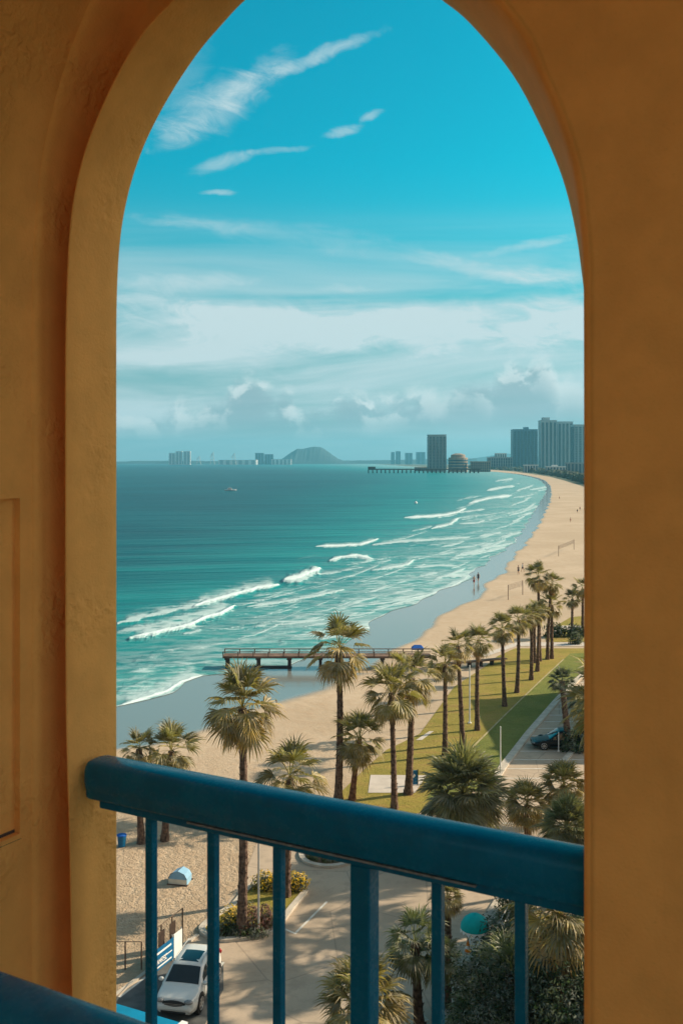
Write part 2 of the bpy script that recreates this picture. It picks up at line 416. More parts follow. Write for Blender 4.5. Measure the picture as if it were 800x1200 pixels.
strokes=[ # points, width px, trail px, strength
 ([(152,750),(184,743),(221,735),(242,725),(258,721),(275,712)],2.6,13,1.0),
 ([(228,712),(246,706),(282,696),(305,690),(326,687)],2.6,9,1.0),
 ([(138,731),(175,722),(215,713),(246,706)],3.5,10,.72),([(138,742),(180,734),(225,722),(260,712)],6,8,.6),
 ([(333,682),(347,679),(362,673),(375,668)],4.2,5,1.0),
 ([(290,712),(326,707),(366,700),(402,692)],1.5,5,.85),
 ([(180,765),(250,757),(290,752),(362,738)],4,7,.5),
 ([(200,775),(262,768),(320,762)],3,5,.42),
 ([(139,828),(166,820),(195,811),(213,799),(239,791)],2.4,13,.95),
 ([(138,812),(170,800),(205,788)],4,8,.5),
 ([(370,641),(400,640),(422,639),(443,632)],1.6,3,1.0),
 ([(436,639),(472,635),(510,633),(549,630)],1.4,4,.85),
 ([(386,658),(400,654),(418,652),(436,656)],2.4,2,.95),
 ([(436,669),(465,665),(478,662),(484,657)],1.6,5,.9),
 ([(474,607),(500,606),(520,604),(535,601),(545,596)],1.6,2.5,1.0),
 ([(505,620),(527,615),(536,608)],1.7,3,.95),
 ([(538,601),(567,597)],1.2,2,.8),([(538,614),(560,613),(567,610)],1.2,2,.8),
 ([(549,590),(574,584),(599,581)],1.8,3,.95),([(570,575),(590,571),(602,570)],1.5,2,.9),
 ([(580,564),(600,561)],1.0,2,.8),([(605,575),(622,570)],1.0,2,.8),([(600,592),(618,586)],1.0,2,.8),
 ([(476,703),(500,698),(525,689),(541,681),(561,664)],1.3,5,.9),
 ([(483,706),(510,700),(525,696)],1.0,2,.7),
 ([(487,665),(510,663),(534,663)],1.4,4,.7),([(534,652),(567,646)],1.2,3,.85),([(563,643),(585,640),(599,637)],1.2,3,.85),
 ([(430,729),(455,722),(480,717)],1.6,4,.75),([(440,712),(470,708)],1.8,4,.6),
 ([(560,655),(575,650)],1,2,.7),([(588,632),(604,625)],1,2,.8),([(600,612),(614,605)],1,2,.8),([(612,600),(626,590)],1,2,.8),
 ([(329,799),(345,794),(362,789)],1.3,3,.7),
 ([(455,690),(490,686),(520,680)],1.6,4,.6),([(400,676),(440,678),(480,674)],1.6,4,.5),
 ([(350,655),(375,650)],1.2,3,.4),
 ([(300,735),(360,722),(430,712)],6,9,.50),([(330,752),(390,742),(420,735)],5,8,.52),([(400,706),(450,697),(500,688)],5,8,.52),([(420,686),(470,681),(530,672)],4,7,.52),([(470,655),(520,650),(560,645)],4,6,.52),([(500,640),(550,632),(590,625)],3,5,.52),([(540,612),(580,606),(612,598)],2.5,4,.52),([(150,790),(200,780),(250,775)],6,8,.52),([(160,775),(230,760),(300,748)],5,8,.48),
]
for i in range(170):
    y=542+ (rnd.random()**.7)*190+12; k=(y-HY)/120
    wv=float(Wx(y)); off=rnd.random()**1.4*(60+95*k)+4
    x=wv-off; L=(8+26*rnd.random())*max(.3,k**.7)
    sl=-.10-.22*rnd.random()
    if x<140: continue
    near=1-off/(70+100*k)
    strokes.append(([(x-L,y-sl*L),(x-L*.3,y-sl*L*.45),(x+L*.4,y+sl*L*.5),(x+L*.8,y+sl*L*1.1)],.55+.9*k*rnd.random(),1.5+3.5*k,.48+.45*rnd.random()*max(.4,near)))
for pts,wd,tr,stg in strokes:
    P=np.array(pts,float)
    x0,x1=P[:,0].min()-20,P[:,0].max()+20; y0,y1=P[:,1].min()-6*tr-6,P[:,1].max()+14
    r=np.where((ys>y0)&(ys<y1))[0]
    if len(r)==0: continue
    sl=slice(r[0],r[-1]+1)
    px=PX[sl]; py=PY[sl]
    best=np.full(px.shape,1e9); sgn=np.zeros(px.shape); tt=np.zeros(px.shape); n=len(P)-1
    for i in range(n):
        a=P[i]; d=P[i+1]-a; L2=(d**2).sum()
        t=np.clip(((px-a[0])*d[0]+(py-a[1])*d[1])/L2,0,1)
        qx=px-(a[0]+t*d[0]); qy=py-(a[1]+t*d[1]); ds=np.hypot(qx*.8,qy)
        m=ds<best; best=np.where(m,ds,best); sgn=np.where(m,qy,sgn); tt=np.where(m,(i+t)/n,tt)
    taper=np.clip(np.minimum(tt*5+.35,(1-tt)*6+.35),0,1)
    ragged=.55+.9*vnoise(px*.16+pts[0][0],py*.3)+.5*(vnoise(px*.6,py*.9+pts[0][1])-.5)
    core=np.exp(-(best/(wd*1.25*taper*np.clip(ragged,.5,1.6)))**2)*stg
    latdist=np.abs(best)
    trail=np.where(sgn<0,np.exp(-(best/(tr*1.7))**1.3)*.80,np.exp(-(best/(wd*.8))**2)*.6)*stg*taper
    foam[sl]=np.maximum(foam[sl],np.maximum(core,trail))
    lift[sl]=np.maximum(lift[sl],core*np.clip(wd/3,.2,1.2)*.45*(1 if stg>.8 else .35))
# foam lip along the water's edge
edge=(w[:,None]-PX)*np.clip(120/(ys-HY),.6,6)[:,None]
lip=np.exp(-(edge/3.0)**2)*(.55+.3*np.sin(ys*.35)[:,None])
foam=np.maximum(foam,lip*.95)
Xs=(PX-CX)*Yd[:,None]/F; Ys=np.repeat(Yd[:,None],PX.shape[1],1)
distm=(w[:,None]-PX)*Yd[:,None]/F
shallow=np.exp(-np.maximum(distm,0)/(34+Yd[:,None]*.10))
lift=lift*np.clip(edge/25,0,1)
Zs=.035+lift
tag(grid_mesh('sea',Xs,Ys,Zs,M_WATER,{'foam':foam,'shallow':shallow}),kind='structure')

# ------------------------------------------------------------------ ground sheets
def sheet(name, poly, z, mat, kind='structure'):
    b=MB(); pts=[G(x,y) for x,y in poly]
    n=len(pts); a=sum(pts[i].x*pts[(i+1)%n].y-pts[(i+1)%n].x*pts[i].y for i in range(n))
    if a<0: pts=pts[::-1]
    b.add([(p.x,p.y,z) for p in pts],[tuple(range(n))])
    o=b.build(name,mat); tag(o,kind=kind); return o
sheet('coast_land',[(374.5,542.2),(443,544),(474,546),(521,548.6),(545,549.2),(576,550.6),(606,553),(631,556.6),(645,559),(660,563),(683,570),(760,598),(1400,640),(2600,600),(2600,542.2)],.05,M_LAND)
sheet('coast_road',[(560,549.6),(590,550.8),(620,552.8),(645,555.8),(683,562),(900,590),(900,584),(683,559.5),(645,554.6),(620,551.9),(590,550),(560,549)],.12,M_FARROAD)
sheet('plaza',[(60,1215),(140,1164),(186,1129),(232,1097),(262,1064),(285,1030),(300,990),(318,962),(350,941),(405,930),(500,900),(590,895),(653,815),(695,772),(1000,740),(1600,760),(1600,1700),(-300,1700)],.012,M_PAVE)
sheet('car_park',[(60,1217),(142,1166),(188,1131),(222,1107),(262,1128),(262,1160),(225,1230),(60,1500)],.018,M_ASPH)
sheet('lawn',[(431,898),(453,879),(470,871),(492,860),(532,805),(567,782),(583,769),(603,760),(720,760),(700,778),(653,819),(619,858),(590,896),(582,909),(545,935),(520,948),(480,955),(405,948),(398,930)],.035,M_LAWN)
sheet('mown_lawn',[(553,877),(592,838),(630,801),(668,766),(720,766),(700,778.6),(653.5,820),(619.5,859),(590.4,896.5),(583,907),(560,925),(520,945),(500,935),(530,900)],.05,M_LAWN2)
sheet('back_lawn',[(637,744),(652,733),(668,723.5),(720,718),(760,735),(760,752),(640,752.5)],.03,M_LAWN)
sheet('footpath',[(543,770.5),(570,769.5),(605,757.5),(760,757.5),(760,753.2),(604,753.2),(568,766),(543,768.5)],.045,M_PAD)
sheet('back_footpath',[(640,742),(655,733.5),(730,733.5),(730,737),(660,738),(645,744)],.05,M_PAD)
sheet('concrete_pad',[(434,909),(500,909.5),(486,930),(431,930)],.06,M_PAD)
sheet('far_walk',[(487,868),(503,857.5),(508,857.5),(494,868)],.055,M_PAD)
# diagonal pale edge between dry and mown lawn
def ribbon(name, pts, w, z, mat, h=0.0, kind='structure', parent=None):
    g=[G(x,y) for x,y in pts]; L=[];Rr=[]
    for i,p in enumerate(g):
        d=(g[min(i+1,len(g)-1)]-g[max(i-1,0)]).normalized(); nrm=Vector((-d.y,d.x,0))
        L.append(p+nrm*w/2); Rr.append(p-nrm*w/2)
    b=MB(); n=len(g)
    vs=[(p.x,p.y,z+h) for p in L]+[(p.x,p.y,z+h) for p in Rr]
    fs=[(i+n,i+n+1,i+1,i) for i in range(n-1)]
    if h:
        vs+= [(p.x,p.y,z) for p in L]+[(p.x,p.y,z) for p in Rr]
        fs+= [(i,i+1,i+1+2*n,i+2*n) for i in range(n-1)]+[(i+n+1,i+n,i+3*n,i+3*n+1) for i in range(n-1)]
        fs+= [(0,2*n,3*n,n),(n-1,2*n-1,4*n-1,3*n-1)]
    b.add(vs,fs); o=b.build(name,mat,parent)
    if kind: tag(o,kind=kind)
    return o
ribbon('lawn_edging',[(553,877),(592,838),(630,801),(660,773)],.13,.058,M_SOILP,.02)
ribbon('kerb',[(582,911),(590,898),(619,860),(653,820.5),(676,797),(700,777)],.55,.0,M_KERB,.14)
ribbon('kerb',[(660,893),(672,879),(690,860),(720,835)],.4,.0,M_KERB,.14)
ribbon('kerb',[(60,1216),(140,1164.5),(186,1129.5),(232,1097)],.16,.0,M_KERB,.1)
ribbon('kerb',[(586,1058),(570,1082),(548,1122),(524,1178),(505,1230)],.6,.0,M_KERB,.13)
ribbon('kerb',[(586,1058),(600,1051),(640,1049)],.6,.0,M_KERB,.12)
# lot markings
k=0
for Yl in np.arange(60.5,100,2.15):
    y=HY+F*H/Yl
    xk=float(np.interp(y,[797,820,860,898,911],[676,653,619,590,582]))+6
    p0=G(xk,y); b=MB(); b.box(p0.x,p0.x+5.2,Yl,Yl+.11,.018,.022)
    tag(b.build('lane_marking',M_WHITE),kind='structure')
for pts in ([(383,1057),(345,1095)],[(222,1109),(170,1146),(140,1169)],[(300,1075),(345,1094)],[(262,1128),(248,1146)]):
    ribbon('lane_marking',pts,.12,.02,M_WHITE)

# ------------------------------------------------------------------ palms
def droop_dir(d, g):
    q=Vector((d.x,d.y,d.z-g)); return q.normalized()
def frond(b, az, el, R_, col, r, width=1.0, sag=.5, seg=20, dead=False):
    d=Vector((math.cos(az)*math.cos(el),math.sin(az)*math.cos(el),math.sin(el)))
    Lp=R_*(.40+.16*r.random())*(.7 if dead else 1); Lb=R_*(.52+.12*r.random())
    p=Vector((0,0,0))+d*.06; pts=[p.copy()]
    for i in range(3):
        d=droop_dir(d,sag*(.10+.12*max(0,1-math.sin(el)))*(1+i)); p=p+d*Lp/3; pts.append(p.copy())
    side=d.cross(Vector((0,0,1)))
    if side.length<.05: side=Vector((math.cos(az+1.57),math.sin(az+1.57),0))
    side.normalize()
    roll=r.uniform(-.5,.5); up=side.cross(d).normalized(); side=(side*math.cos(roll)+up*math.sin(roll)).normalized(); up=side.cross(d).normalized()
    pc=(col[0]*1.25+.02,col[1]*1.15+.015,col[2]*1.0+.005)
    w0=.028*R_/2
    for i in range(3):
        a,bb=pts[i],pts[i+1]
        b.add([a-side*w0,a+side*w0,bb+side*w0*.7,bb-side*w0*.7],[(0,1,2,3)],pc)
    half=R(92)*width
    cup=r.uniform(.1,.35)
    for k in range(seg):
        f=(k+.5)/seg*2-1; ang=f*half
        sd=(d*math.cos(ang)+side*math.sin(ang)+up*(cup*abs(f)**1.5)).normalized()
        L=Lb*(1-.32*abs(f)**2)*r.uniform(.88,1.08)
        w1=L*.5*(2*half/seg)*.56; w2=w1*.9
        lat=up.cross(sd).normalized(); tw=(.5 if k%2 else -.5)+r.uniform(-.2,.2); lat=(lat*math.cos(tw)+up*math.sin(tw))
        q0=p; d1=sd; q1=q0+d1*L*.45
        d2=droop_dir(d1,.35*sag+.15*r.random()); q2=q1+d2*L*.28
        d3=droop_dir(d2,.9*sag+.3*r.random()); q3=q2+d3*L*.30
        j=r.uniform(.78,1.22); c1=tuple(q*j for q in col); 
        tipc=(c1[0]*1.2+.008,c1[1]*1.08,c1[2]*.95)
        o=len(b.v)
        b.v.extend([tuple(q0),tuple(q1-lat*w1),tuple(q1+lat*w1),tuple(q2-lat*w2*.6),tuple(q2+lat*w2*.6),tuple(q3)])
        b.c.extend([c1,c1,c1,c1,tipc,tipc]); b.f.extend([(o,o+2,o+1),(o+1,o+2,o+4,o+3),(o+3,o+4,o+5)]); b.m.extend([0,0,0])

def crown_meshes(seed, R_=2.1, n=44, lo=-48, hi=86, green=(.165,.150,.034), gold=.35, ndead=14, sag=.55, deadcol=(.44,.245,.08), bottom=-35):
    r=random.Random(seed); b=MB()
    for i in range(n):
        t=(i+.5)/n; el=R(lo+(hi-lo)*(1-t)**1.0+r.uniform(-7,7)); az=i*2.39996+r.uniform(-.35,.35)
        g=max(0,1-(math.degrees(el)-lo)/(hi-lo))
        mixk=gold*g*r.uniform(.3,1.6)
        c=tuple(green[q]*(1-mixk)+(.46,.29,.085)[q]*mixk for q in range(3)); jj=r.uniform(.5,1.4)
        frond(b,az,el,R_*r.uniform(.85,1.08),tuple(q*jj for q in c),r,sag=sag*r.uniform(.6,1.35))
    live=b.mesh('palm_crown',M_FROND,color=True)
    dead=None
    if ndead:
        b=MB()
        for i in range(ndead):
            az=i*2.39996+r.uniform(-.5,.5); el=R(r.uniform(bottom-35,bottom)); jj=r.uniform(.6,1.2)
            frond(b,az,el,R_*r.uniform(.62,.95),tuple(q*jj for q in deadcol),r,width=.6,sag=1.3,dead=True)
        dead=b.mesh('palm_dead_fronds',M_FROND,color=True)
    return live,dead
CR={
 'full':crown_meshes(1,ndead=30,gold=.8,lo=-60,n=46),
 'airy':crown_meshes(2,n=28,ndead=9,gold=.6,sag=.75,lo=-50),
 'std':crown_meshes(3,n=34,ndead=9,gold=.35),
 'std2':crown_meshes(4,n=32,ndead=10,gold=.45,sag=.65),
 'std3':crown_meshes(5,n=32,ndead=6,gold=.25,sag=.45),
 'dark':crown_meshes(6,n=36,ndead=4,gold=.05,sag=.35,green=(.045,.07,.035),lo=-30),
 'shrub':crown_meshes(8,n=120,ndead=0,gold=.12,sag=.30,green=(.215,.225,.11),lo=-42,hi=88),
 'olive':crown_meshes(9,n=60,ndead=10,gold=.5,sag=.5,green=(.27,.235,.08),lo=-40),
 'fern':crown_meshes(11,n=90,ndead=6,gold=.03,sag=.45,green=(.07,.125,.05),lo=-40,hi=86),
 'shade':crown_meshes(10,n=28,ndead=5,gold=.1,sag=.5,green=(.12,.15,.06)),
}
def trunk_mesh(h, r0=.25, r1=.17, lean=(0,0), bend=0.0, boots=0, seed=0, flare=1.5, rough=.04):
    r=random.Random(seed); b=MB(); n=max(14,int(h*3)); pts=[];rad=[]
    for i in range(n+1):
        t=i/n
        bx=bend*math.sin(t*math.pi); pts.append((lean[0]*t+bx,lean[1]*t,h*t-.15*(1-t)))
        rr=r1+(r0-r1)*(1-t)**1.1; rr*=1+(flare-1)*math.exp(-t*h/.55)
        rr*=1+rough*(1 if i%2 else -1)+rough*.6*r.uniform(-1,1)
        if boots and t>1-boots: rr*=1.25+.25*math.sin((t-(1-boots))/boots*math.pi)
        rad.append(rr)
    b.tube(pts,rad,12)
    # old leaf-base stubs
    k=int(h*16)
    for i in range(k):
        t=r.random()**.9
        if t>.97: continue
        az=r.uniform(0,6.283); idx=min(n,int(t*n)); rr=rad[idx]*.95; c=Vector(pts[idx])
        o=Vector((math.cos(az),math.sin(az),0)); p=c+o*rr; s=.05+.03*r.random()
        b.add([p-Vector((-o.y,o.x,0))*s,p+Vector((-o.y,o.x,0))*s,p+o*s*1.1+Vector((0,0,s*1.6))],[(0,1,2),(2,1,0)])
    return b.mesh('palm_trunk_mesh',M_TRUNKR if boots>.3 else M_TRUNK,smooth=False)

def palm(xc, yc, xb, yb, crad, kind, label, group=None, seed=0, boots=.12, z_sc=1.0, r0=.20, name='fan_palm'):
    """xc,yc: crown heart; xb,yb: foot of the trunk; crad: crown radius, all as seen"""
    base=G(xb,yb); Y=base.y; h=H-(yc-HY)*Y/F
    lx=(xc-CX)*Y/F-base.x
    root=thing(name,label,'palm tree',base,0,group)
    link('trunk',trunk_mesh(h,r0=r0,r1=r0*.68,lean=(lx,0),bend=rnd.uniform(-.12,.12)*h/10,boots=boots,seed=seed),root)
    live,dead=CR[kind]
    s=crad*Y/F/(1.95 if crad>29 else 2.3)
    def put(name,me,dz=0):
        o=link(name,me,root); o.location=(lx,0,h+dz); o.scale=(s,s,s*z_sc); o.rotation_euler=(0,0,rnd.uniform(0,6.28)); return o
    put('crown',live)
    if dead: put('dead_fronds',dead,-.12*s)
    return root
GA='fan palms along the dry lawn'
palm(284,830,283,1097,50,'full','tall fan palm with a heavy golden skirt rising from the red flower bed','fan palms by the beach',1,boots=.05,r0=.235)
palm(397,762,396,938,42,'airy','tallest fan palm with loose drooping fronds, standing left of the concrete pad','fan palms by the beach',2,boots=.1,r0=.25)
palm(340,912,335,1052,46,'std2','fan palm rising between the two flower-bed islands, its green crown just above the blue handrail','fan palms by the beach',3,boots=.1)
palm(421,866,412,938,34,'std','short fan palm with a leaning reddish trunk beside the concrete pad','fan palms by the beach',4,boots=.5)
palm(458,812,462,948,38,'std','fan palm with drooping fronds in front of the concrete pad, right of the tallest palm',GA,5,boots=.25)
palm(482,795,478,931,36,'std2','fan palm with a thick trunk beside the small dark sign board',GA,6,boots=.05,r0=.25)
palm(521,777,521,886,27,'std','fan palm rising behind the big round fan-palm shrub',GA,7)
palm(536,757,542,873,25,'std2','fan palm with orange old fronds just left of the thin white pole on the lawn',GA,8,boots=.2)
palm(560,752,559,856,26,'std3','fan palm just right of the thin white pole on the lawn',GA,9)
palm(588,736,591,828,23,'std2','fan palm with bent fronds, its foot at the far end of the lawn shadow',GA,10,boots=.2)
palm(607,727,605,812,22,'std','fan palm between the bent one and the far cluster on the lawn',GA,11)
palm(622,721,622,797,19,'std3','nearest fan palm of the dense far cluster on the lawn',GA,12,boots=.3)
palm(631,716,629,787,18,'std2','slim fan palm leaning out of the dense far cluster on the lawn',GA,13)
palm(626,722,626,777,16,'std','low-crowned fan palm half hidden inside the far cluster',GA,14)
palm(630,676,632,775,22,'airy','tallest fan palm of the far cluster, its crown high against the sand',GA,15)
palm(646,684,641,773,18,'std3','fan palm just right of the tallest one in the far cluster',GA,16)
palm(646,709,646,772,19,'std','fan palm standing alone right of the far cluster, in front of the footpath',GA,17)
palm(670,702,669,746,15,'std3','left one of the two fan palms by the back footpath','fan palms behind the footpath',18)
palm(682,690,682,745,17,'std2','right one of the two fan palms by the back footpath','fan palms behind the footpath',19)
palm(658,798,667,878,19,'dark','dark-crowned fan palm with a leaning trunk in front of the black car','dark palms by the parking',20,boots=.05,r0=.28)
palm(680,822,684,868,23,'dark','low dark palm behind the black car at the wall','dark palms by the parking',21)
palm(163,878,166,988,29,'std2','left palm of the pair rising behind the left end of the handrail','pair of palms at the left',22,boots=.1)
palm(201,880,193,985,36,'std3','right, fuller palm of the pair rising behind the left end of the handrail','pair of palms at the left',23,boots=.1)
palm(543,930,545,990,52,'shrub','big round grey-green fan-palm shrub beside the lawn corner','palms right of the plaza',24,boots=.1,name='palm_shrub')
palm(617,944,619,1010,30,'olive','small fan palm with a russet trunk by the right wall, above the handrail','palms right of the plaza',25,boots=.5)
palm(660,922,668,1000,30,'olive','bushy olive fan palm against the right wall, below the black car','palms right of the plaza',26,boots=.4)
palm(664,970,666,1060,34,'shrub','silvery spiky palm shrub low beside the right wall','palms right of the plaza',27,boots=.3,name='palm_shrub')
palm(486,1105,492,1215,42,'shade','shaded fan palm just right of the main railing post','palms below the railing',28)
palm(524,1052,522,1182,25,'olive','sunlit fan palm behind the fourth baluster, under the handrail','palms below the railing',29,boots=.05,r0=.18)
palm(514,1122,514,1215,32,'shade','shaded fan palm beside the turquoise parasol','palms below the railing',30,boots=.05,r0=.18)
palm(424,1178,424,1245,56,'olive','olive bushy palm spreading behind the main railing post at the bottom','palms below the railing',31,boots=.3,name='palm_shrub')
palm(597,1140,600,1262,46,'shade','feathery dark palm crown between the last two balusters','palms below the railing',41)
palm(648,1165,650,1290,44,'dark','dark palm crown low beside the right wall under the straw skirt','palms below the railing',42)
for i,(a_,c_,d_,e_,f_,l_) in enumerate([(588,1162,590,1222,36,'dark feathery palm shrub at the kerb, below the turquoise parasol'),(612,1135,612,1210,36,'dark feathery palm shrub behind the last baluster'),(560,1195,560,1250,40,'dark feathery palm shrub at the bottom edge, left of the last baluster'),(634,1180,634,1250,42,'dark feathery palm shrub at the bottom, right of the last baluster')]):
    palm(a_,c_,d_,e_,f_,'fern',l_,'palm shrubs in the dark garden',80+i,name='palm_shrub')
# row of tall palms standing on the hotel side of the plaza; their crowns throw the leafy shade on the paving
for i,(X_,Y_,h_) in enumerate([(9.5,45.5,10.5),(12.0,48.5,9.5),(14.5,52.5,11.0),(12.2,56.0,8.5),(17.0,58.0,10.5),(14.0,42.5,9.5),(16.5,61.5,8.0)]):
    root=thing('fan_palm','fan palm in the row on the hotel side of the plaza','palm tree',(X_+3.2,Y_+1.1,0),0,'palms on the hotel side of the plaza')
    link('trunk',trunk_mesh(h_,r0=.2,r1=.14,seed=60+i),root)
    o=link('crown',CR['std' if i%2 else 'std2'][0],root); o.location=(0,0,h_); o.scale=(1.25,)*3; o.rotation_euler=(0,0,i*1.3)
# palm with long hanging skirt, close to the building
def skirt_palm():
    base=G(655,1290); Y=base.y; zc=H-(1072-HY)*Y/F; s=66*Y/F/1.75
    root=thing('fan_palm','fan palm with a long hanging skirt of dead straw fronds by the right wall','palm tree',base,0,'palms below the railing')
    link('trunk',trunk_mesh(zc,r0=.3,r1=.22,seed=77),root)
    o=link('crown',CR['olive'][0],root); o.location=(0,0,zc); o.scale=(s*.8,)*3
    r=random.Random(5); b=MB()
    for i in range(120):
        az=r.uniform(0,6.283); jj=r.uniform(.45,1.1); zz=r.uniform(-2.3,.0)
        n0=len(b.v); frond(b,az,R(r.uniform(-72,-42)),1.7,tuple(q*jj for q in (.50,.32,.14)),r,width=.4,sag=1.6,dead=True)
        b.v[n0:]=[(x,y,z+zz) for x,y,z in b.v[n0:]]
    o=b.build('dead_fronds',M_FROND,root,color=True); o.location=(0,0,zc); o.scale=(s*.95,)*3
skirt_palm()

# ------------------------------------------------------------------ leafy shrubs and trees
def leaf_cloud(b, r, c0, rad, n, size, cols, jit=.35, inner=.35):
    c0=Vector(c0)
    for i in range(n):
        d=Vector((r.gauss(0,1),r.gauss(0,1),r.gauss(0,1))).normalized()
        k=(inner+(1-inner)*r.random()**.5)
        lump=1+jit*mn.noise(d*2.2+c0*.7)*1.6
        p=c0+Vector((d.x*rad[0],d.y*rad[1],d.z*rad[2]))*k*lump
        if p.z<.03: p.z=.03+.1*r.random()
        nrm=(d+Vector((r.uniform(-1,1),r.uniform(-1,1),r.uniform(-.4,1.2)))*.8).normalized()
        a=nrm.orthogonal().normalized(); a=Matrix.Rotation(r.uniform(0,6.28),3,nrm)@a; q=nrm.cross(a)
        s=size*r.uniform(.6,1.3)
        col=cols[min(len(cols)-1,int(r.random()*len(cols)))]; j=r.uniform(.85,1.15); col=tuple(x*j for x in col)
        o=len(b.v)
        b.v.extend([tuple(p-a*s),tuple(p+q*s*.33),tuple(p+a*s),tuple(p-q*s*.33)]); b.c.extend([col]*4); b.f.append((o,o+1,o+2,o+3)); b.m.append(0)
def shrub(name,label,cat,px,py,rad,n,size,cols,group=None,seed=0,flower=None,lift=.7):
    base=G(px,py); r=random.Random(seed); root=thing(name,label,cat,base,0,group)
    b=MB(); leaf_cloud(b,r,(0,0,rad[2]*lift),rad,n,size,cols); b.build('foliage',M_LEAF,root,color=True)
    b=MB()
    for i in range(5):
        a=r.uniform(0,6.28); b.tube([(0,0,-.05),(math.cos(a)*rad[0]*.3,math.sin(a)*rad[1]*.3,rad[2]*.5),(math.cos(a)*rad[0]*.6,math.sin(a)*rad[1]*.6,rad[2]*.9)],[.04,.03,.012],5)
    b.build('stem',M_TRUNK,root)
    if flower:
        b=MB(); leaf_cloud(b,r,(0,0,rad[2]*lift*1.15),tuple(q*1.03 for q in rad),int(n*flower[1]),size*.8,flower[0],inner=.8)
        b.build('blossom',M_LEAF,root,color=True)
    return root
def tree(label,px,py,h,rad,n,size,cols,seed,group=None,name='leafy_tree'):
    base=G(px,py); r=random.Random(seed); root=thing(name,label,'tree',base,0,group)
    b=MB(); b.tube([(0,0,-.1),(.1,0,h*.3),(-.05,.1,h*.62)],[.26,.2,.12],9)
    cl=[]
    for i in range(9):
        a=i*2.4; rr=rad*.62*r.random()**.5; z=h*.62+rad*r.uniform(-.35,.75)
        p=Vector((math.cos(a)*rr,math.sin(a)*rr,z)); cl.append(p)
        b.tube([(0,0,h*.38),tuple(p*.55+Vector((0,0,h*.2))),tuple(p)],[.11,.06,.02],5)
    b.build('trunk',M_TRUNK,root)
    b=MB()
    for p in cl: leaf_cloud(b,r,p,(rad*.5,rad*.5,rad*.42),n//9,size,cols)
    b.build('crown',M_LEAF,root,color=True)
    return root
YEL=[(.85,.55,.015),(.75,.45,.01),(.45,.36,.03)]
DG=[(.05,.075,.025),(.055,.08,.03),(.02,.035,.015)]
RED=[(.20,.075,.06),(.13,.06,.045),(.26,.12,.09),(.07,.08,.03)]
# islands
def island(label, poly, soil_inset=.3):
    pts=[G(x,y) for x,y in poly]; c=sum(pts,Vector())/len(pts)
    # smooth closed outline
    sm=[]
    n=len(pts)
    for i in range(n):
        p0,p1,p2,p3=pts[i-1],pts[i],pts[(i+1)%n],pts[(i+2)%n]
        for t in (0,.25,.5,.75):
            sm.append(.5*((2*p1)+(-p0+p2)*t+(2*p0-5*p1+4*p2-p3)*t*t+(-p0+3*p1-3*p2+p3)*t**3)-c)
    root=thing('traffic_island',label,'traffic island',c)
    inner=[]
    m=len(sm); area=sum(sm[i].x*sm[(i+1)%m].y-sm[(i+1)%m].x*sm[i].y for i in range(m)); s=1 if area>0 else -1
    for i in range(m):
        d=(sm[(i+1)%m]-sm[i-1]).normalized(); inner.append(sm[i]+Vector((-d.y,d.x,0))*s*soil_inset)
    b=MB(); vs=[]
    for i in range(m): vs+= [(sm[i].x,sm[i].y,.0),(sm[i].x,sm[i].y,.15),(inner[i].x,inner[i].y,.15),(inner[i].x,inner[i].y,.05)]
    fs=[]
    for i in range(m):
        j=(i+1)%m
        for k in range(3): fs.append((i*4+k,j*4+k,j*4+k+1,i*4+k+1))
    b.add(vs,fs); b.build('kerb',M_KERB,root)
    b=MB(); b.add([(p.x,p.y,.09) for p in (inner if s>0 else inner[::-1])],[tuple(range(m))]); return root,b,c
rt,b,c=island('kerbed island of flowers and grass at the foot of the tall golden-skirted palm',[(233,1090),(243,1101),(264,1105),(300,1100),(324,1092),(345,1066),(362,1044),(356,1033),(335,1029),(308,1030),(287,1043),(270,1062),(248,1076)])
b.build('grass_patch',M_LAWN,rt)
rt,b,c=island('small round kerbed island of green ground cover behind the railing post',[(350,1003),(358,994),(382,990),(408,993),(418,1003),(408,1014),(382,1018),(358,1013)])
b.build('planting_bed',M_SOIL,rt)
GF='flowering shrubs on the kerbed island'
shrub('flower_bush','yellow flowering bush left of the golden-skirted palm trunk','bush',271,1090,(.55,.5,.6),700,.09,DG,GF,1,(YEL,.9))
shrub('flower_bush','dark green bush below the yellow flowers at the island kerb','bush',268,1098,(.75,.35,.4),700,.09,DG,GF,2)
shrub('flower_bush','red-leaved bush between the golden-skirted palm trunk and the lamp post','bush',295,1092,(.65,.55,.75),900,.1,RED,GF,3)
shrub('flower_bush','red-leaved bush right of the lamp post on the island','bush',313,1089,(.5,.5,.65),700,.1,RED,GF,4)
shrub('flower_bush','low dark green hedge bush at the front tip of the island','bush',290,1099,(.9,.3,.3),700,.09,DG,GF,5)
shrub('flower_bush','yellow flowering bush at the far left end of the island','bush',313,1043,(.75,.5,.5),800,.1,DG,GF,6,(YEL,1.0))
shrub('flower_bush','yellow flowering bush at the far right end of the island, beside the palm trunk','bush',347,1044,(.6,.5,.5),700,.1,DG,GF,7,(YEL,1.0))
r_=random.Random(9); b=MB()
for i in range(26):
    a=r_.uniform(0,6.28); q=r_.random()**.5
    leaf_cloud(b,r_,(math.cos(a)*1.15*q,math.sin(a)*1.0*q,.12),(.32,.32,.3),150,.09,[(.09,.12,.035),(.14,.14,.05),(.05,.07,.025)])
o=b.build('ground_cover',M_LEAF,color=True); o.location=G(383,1004); tag(o,'green ground cover plants filling the small round island','ground cover',kind='stuff')
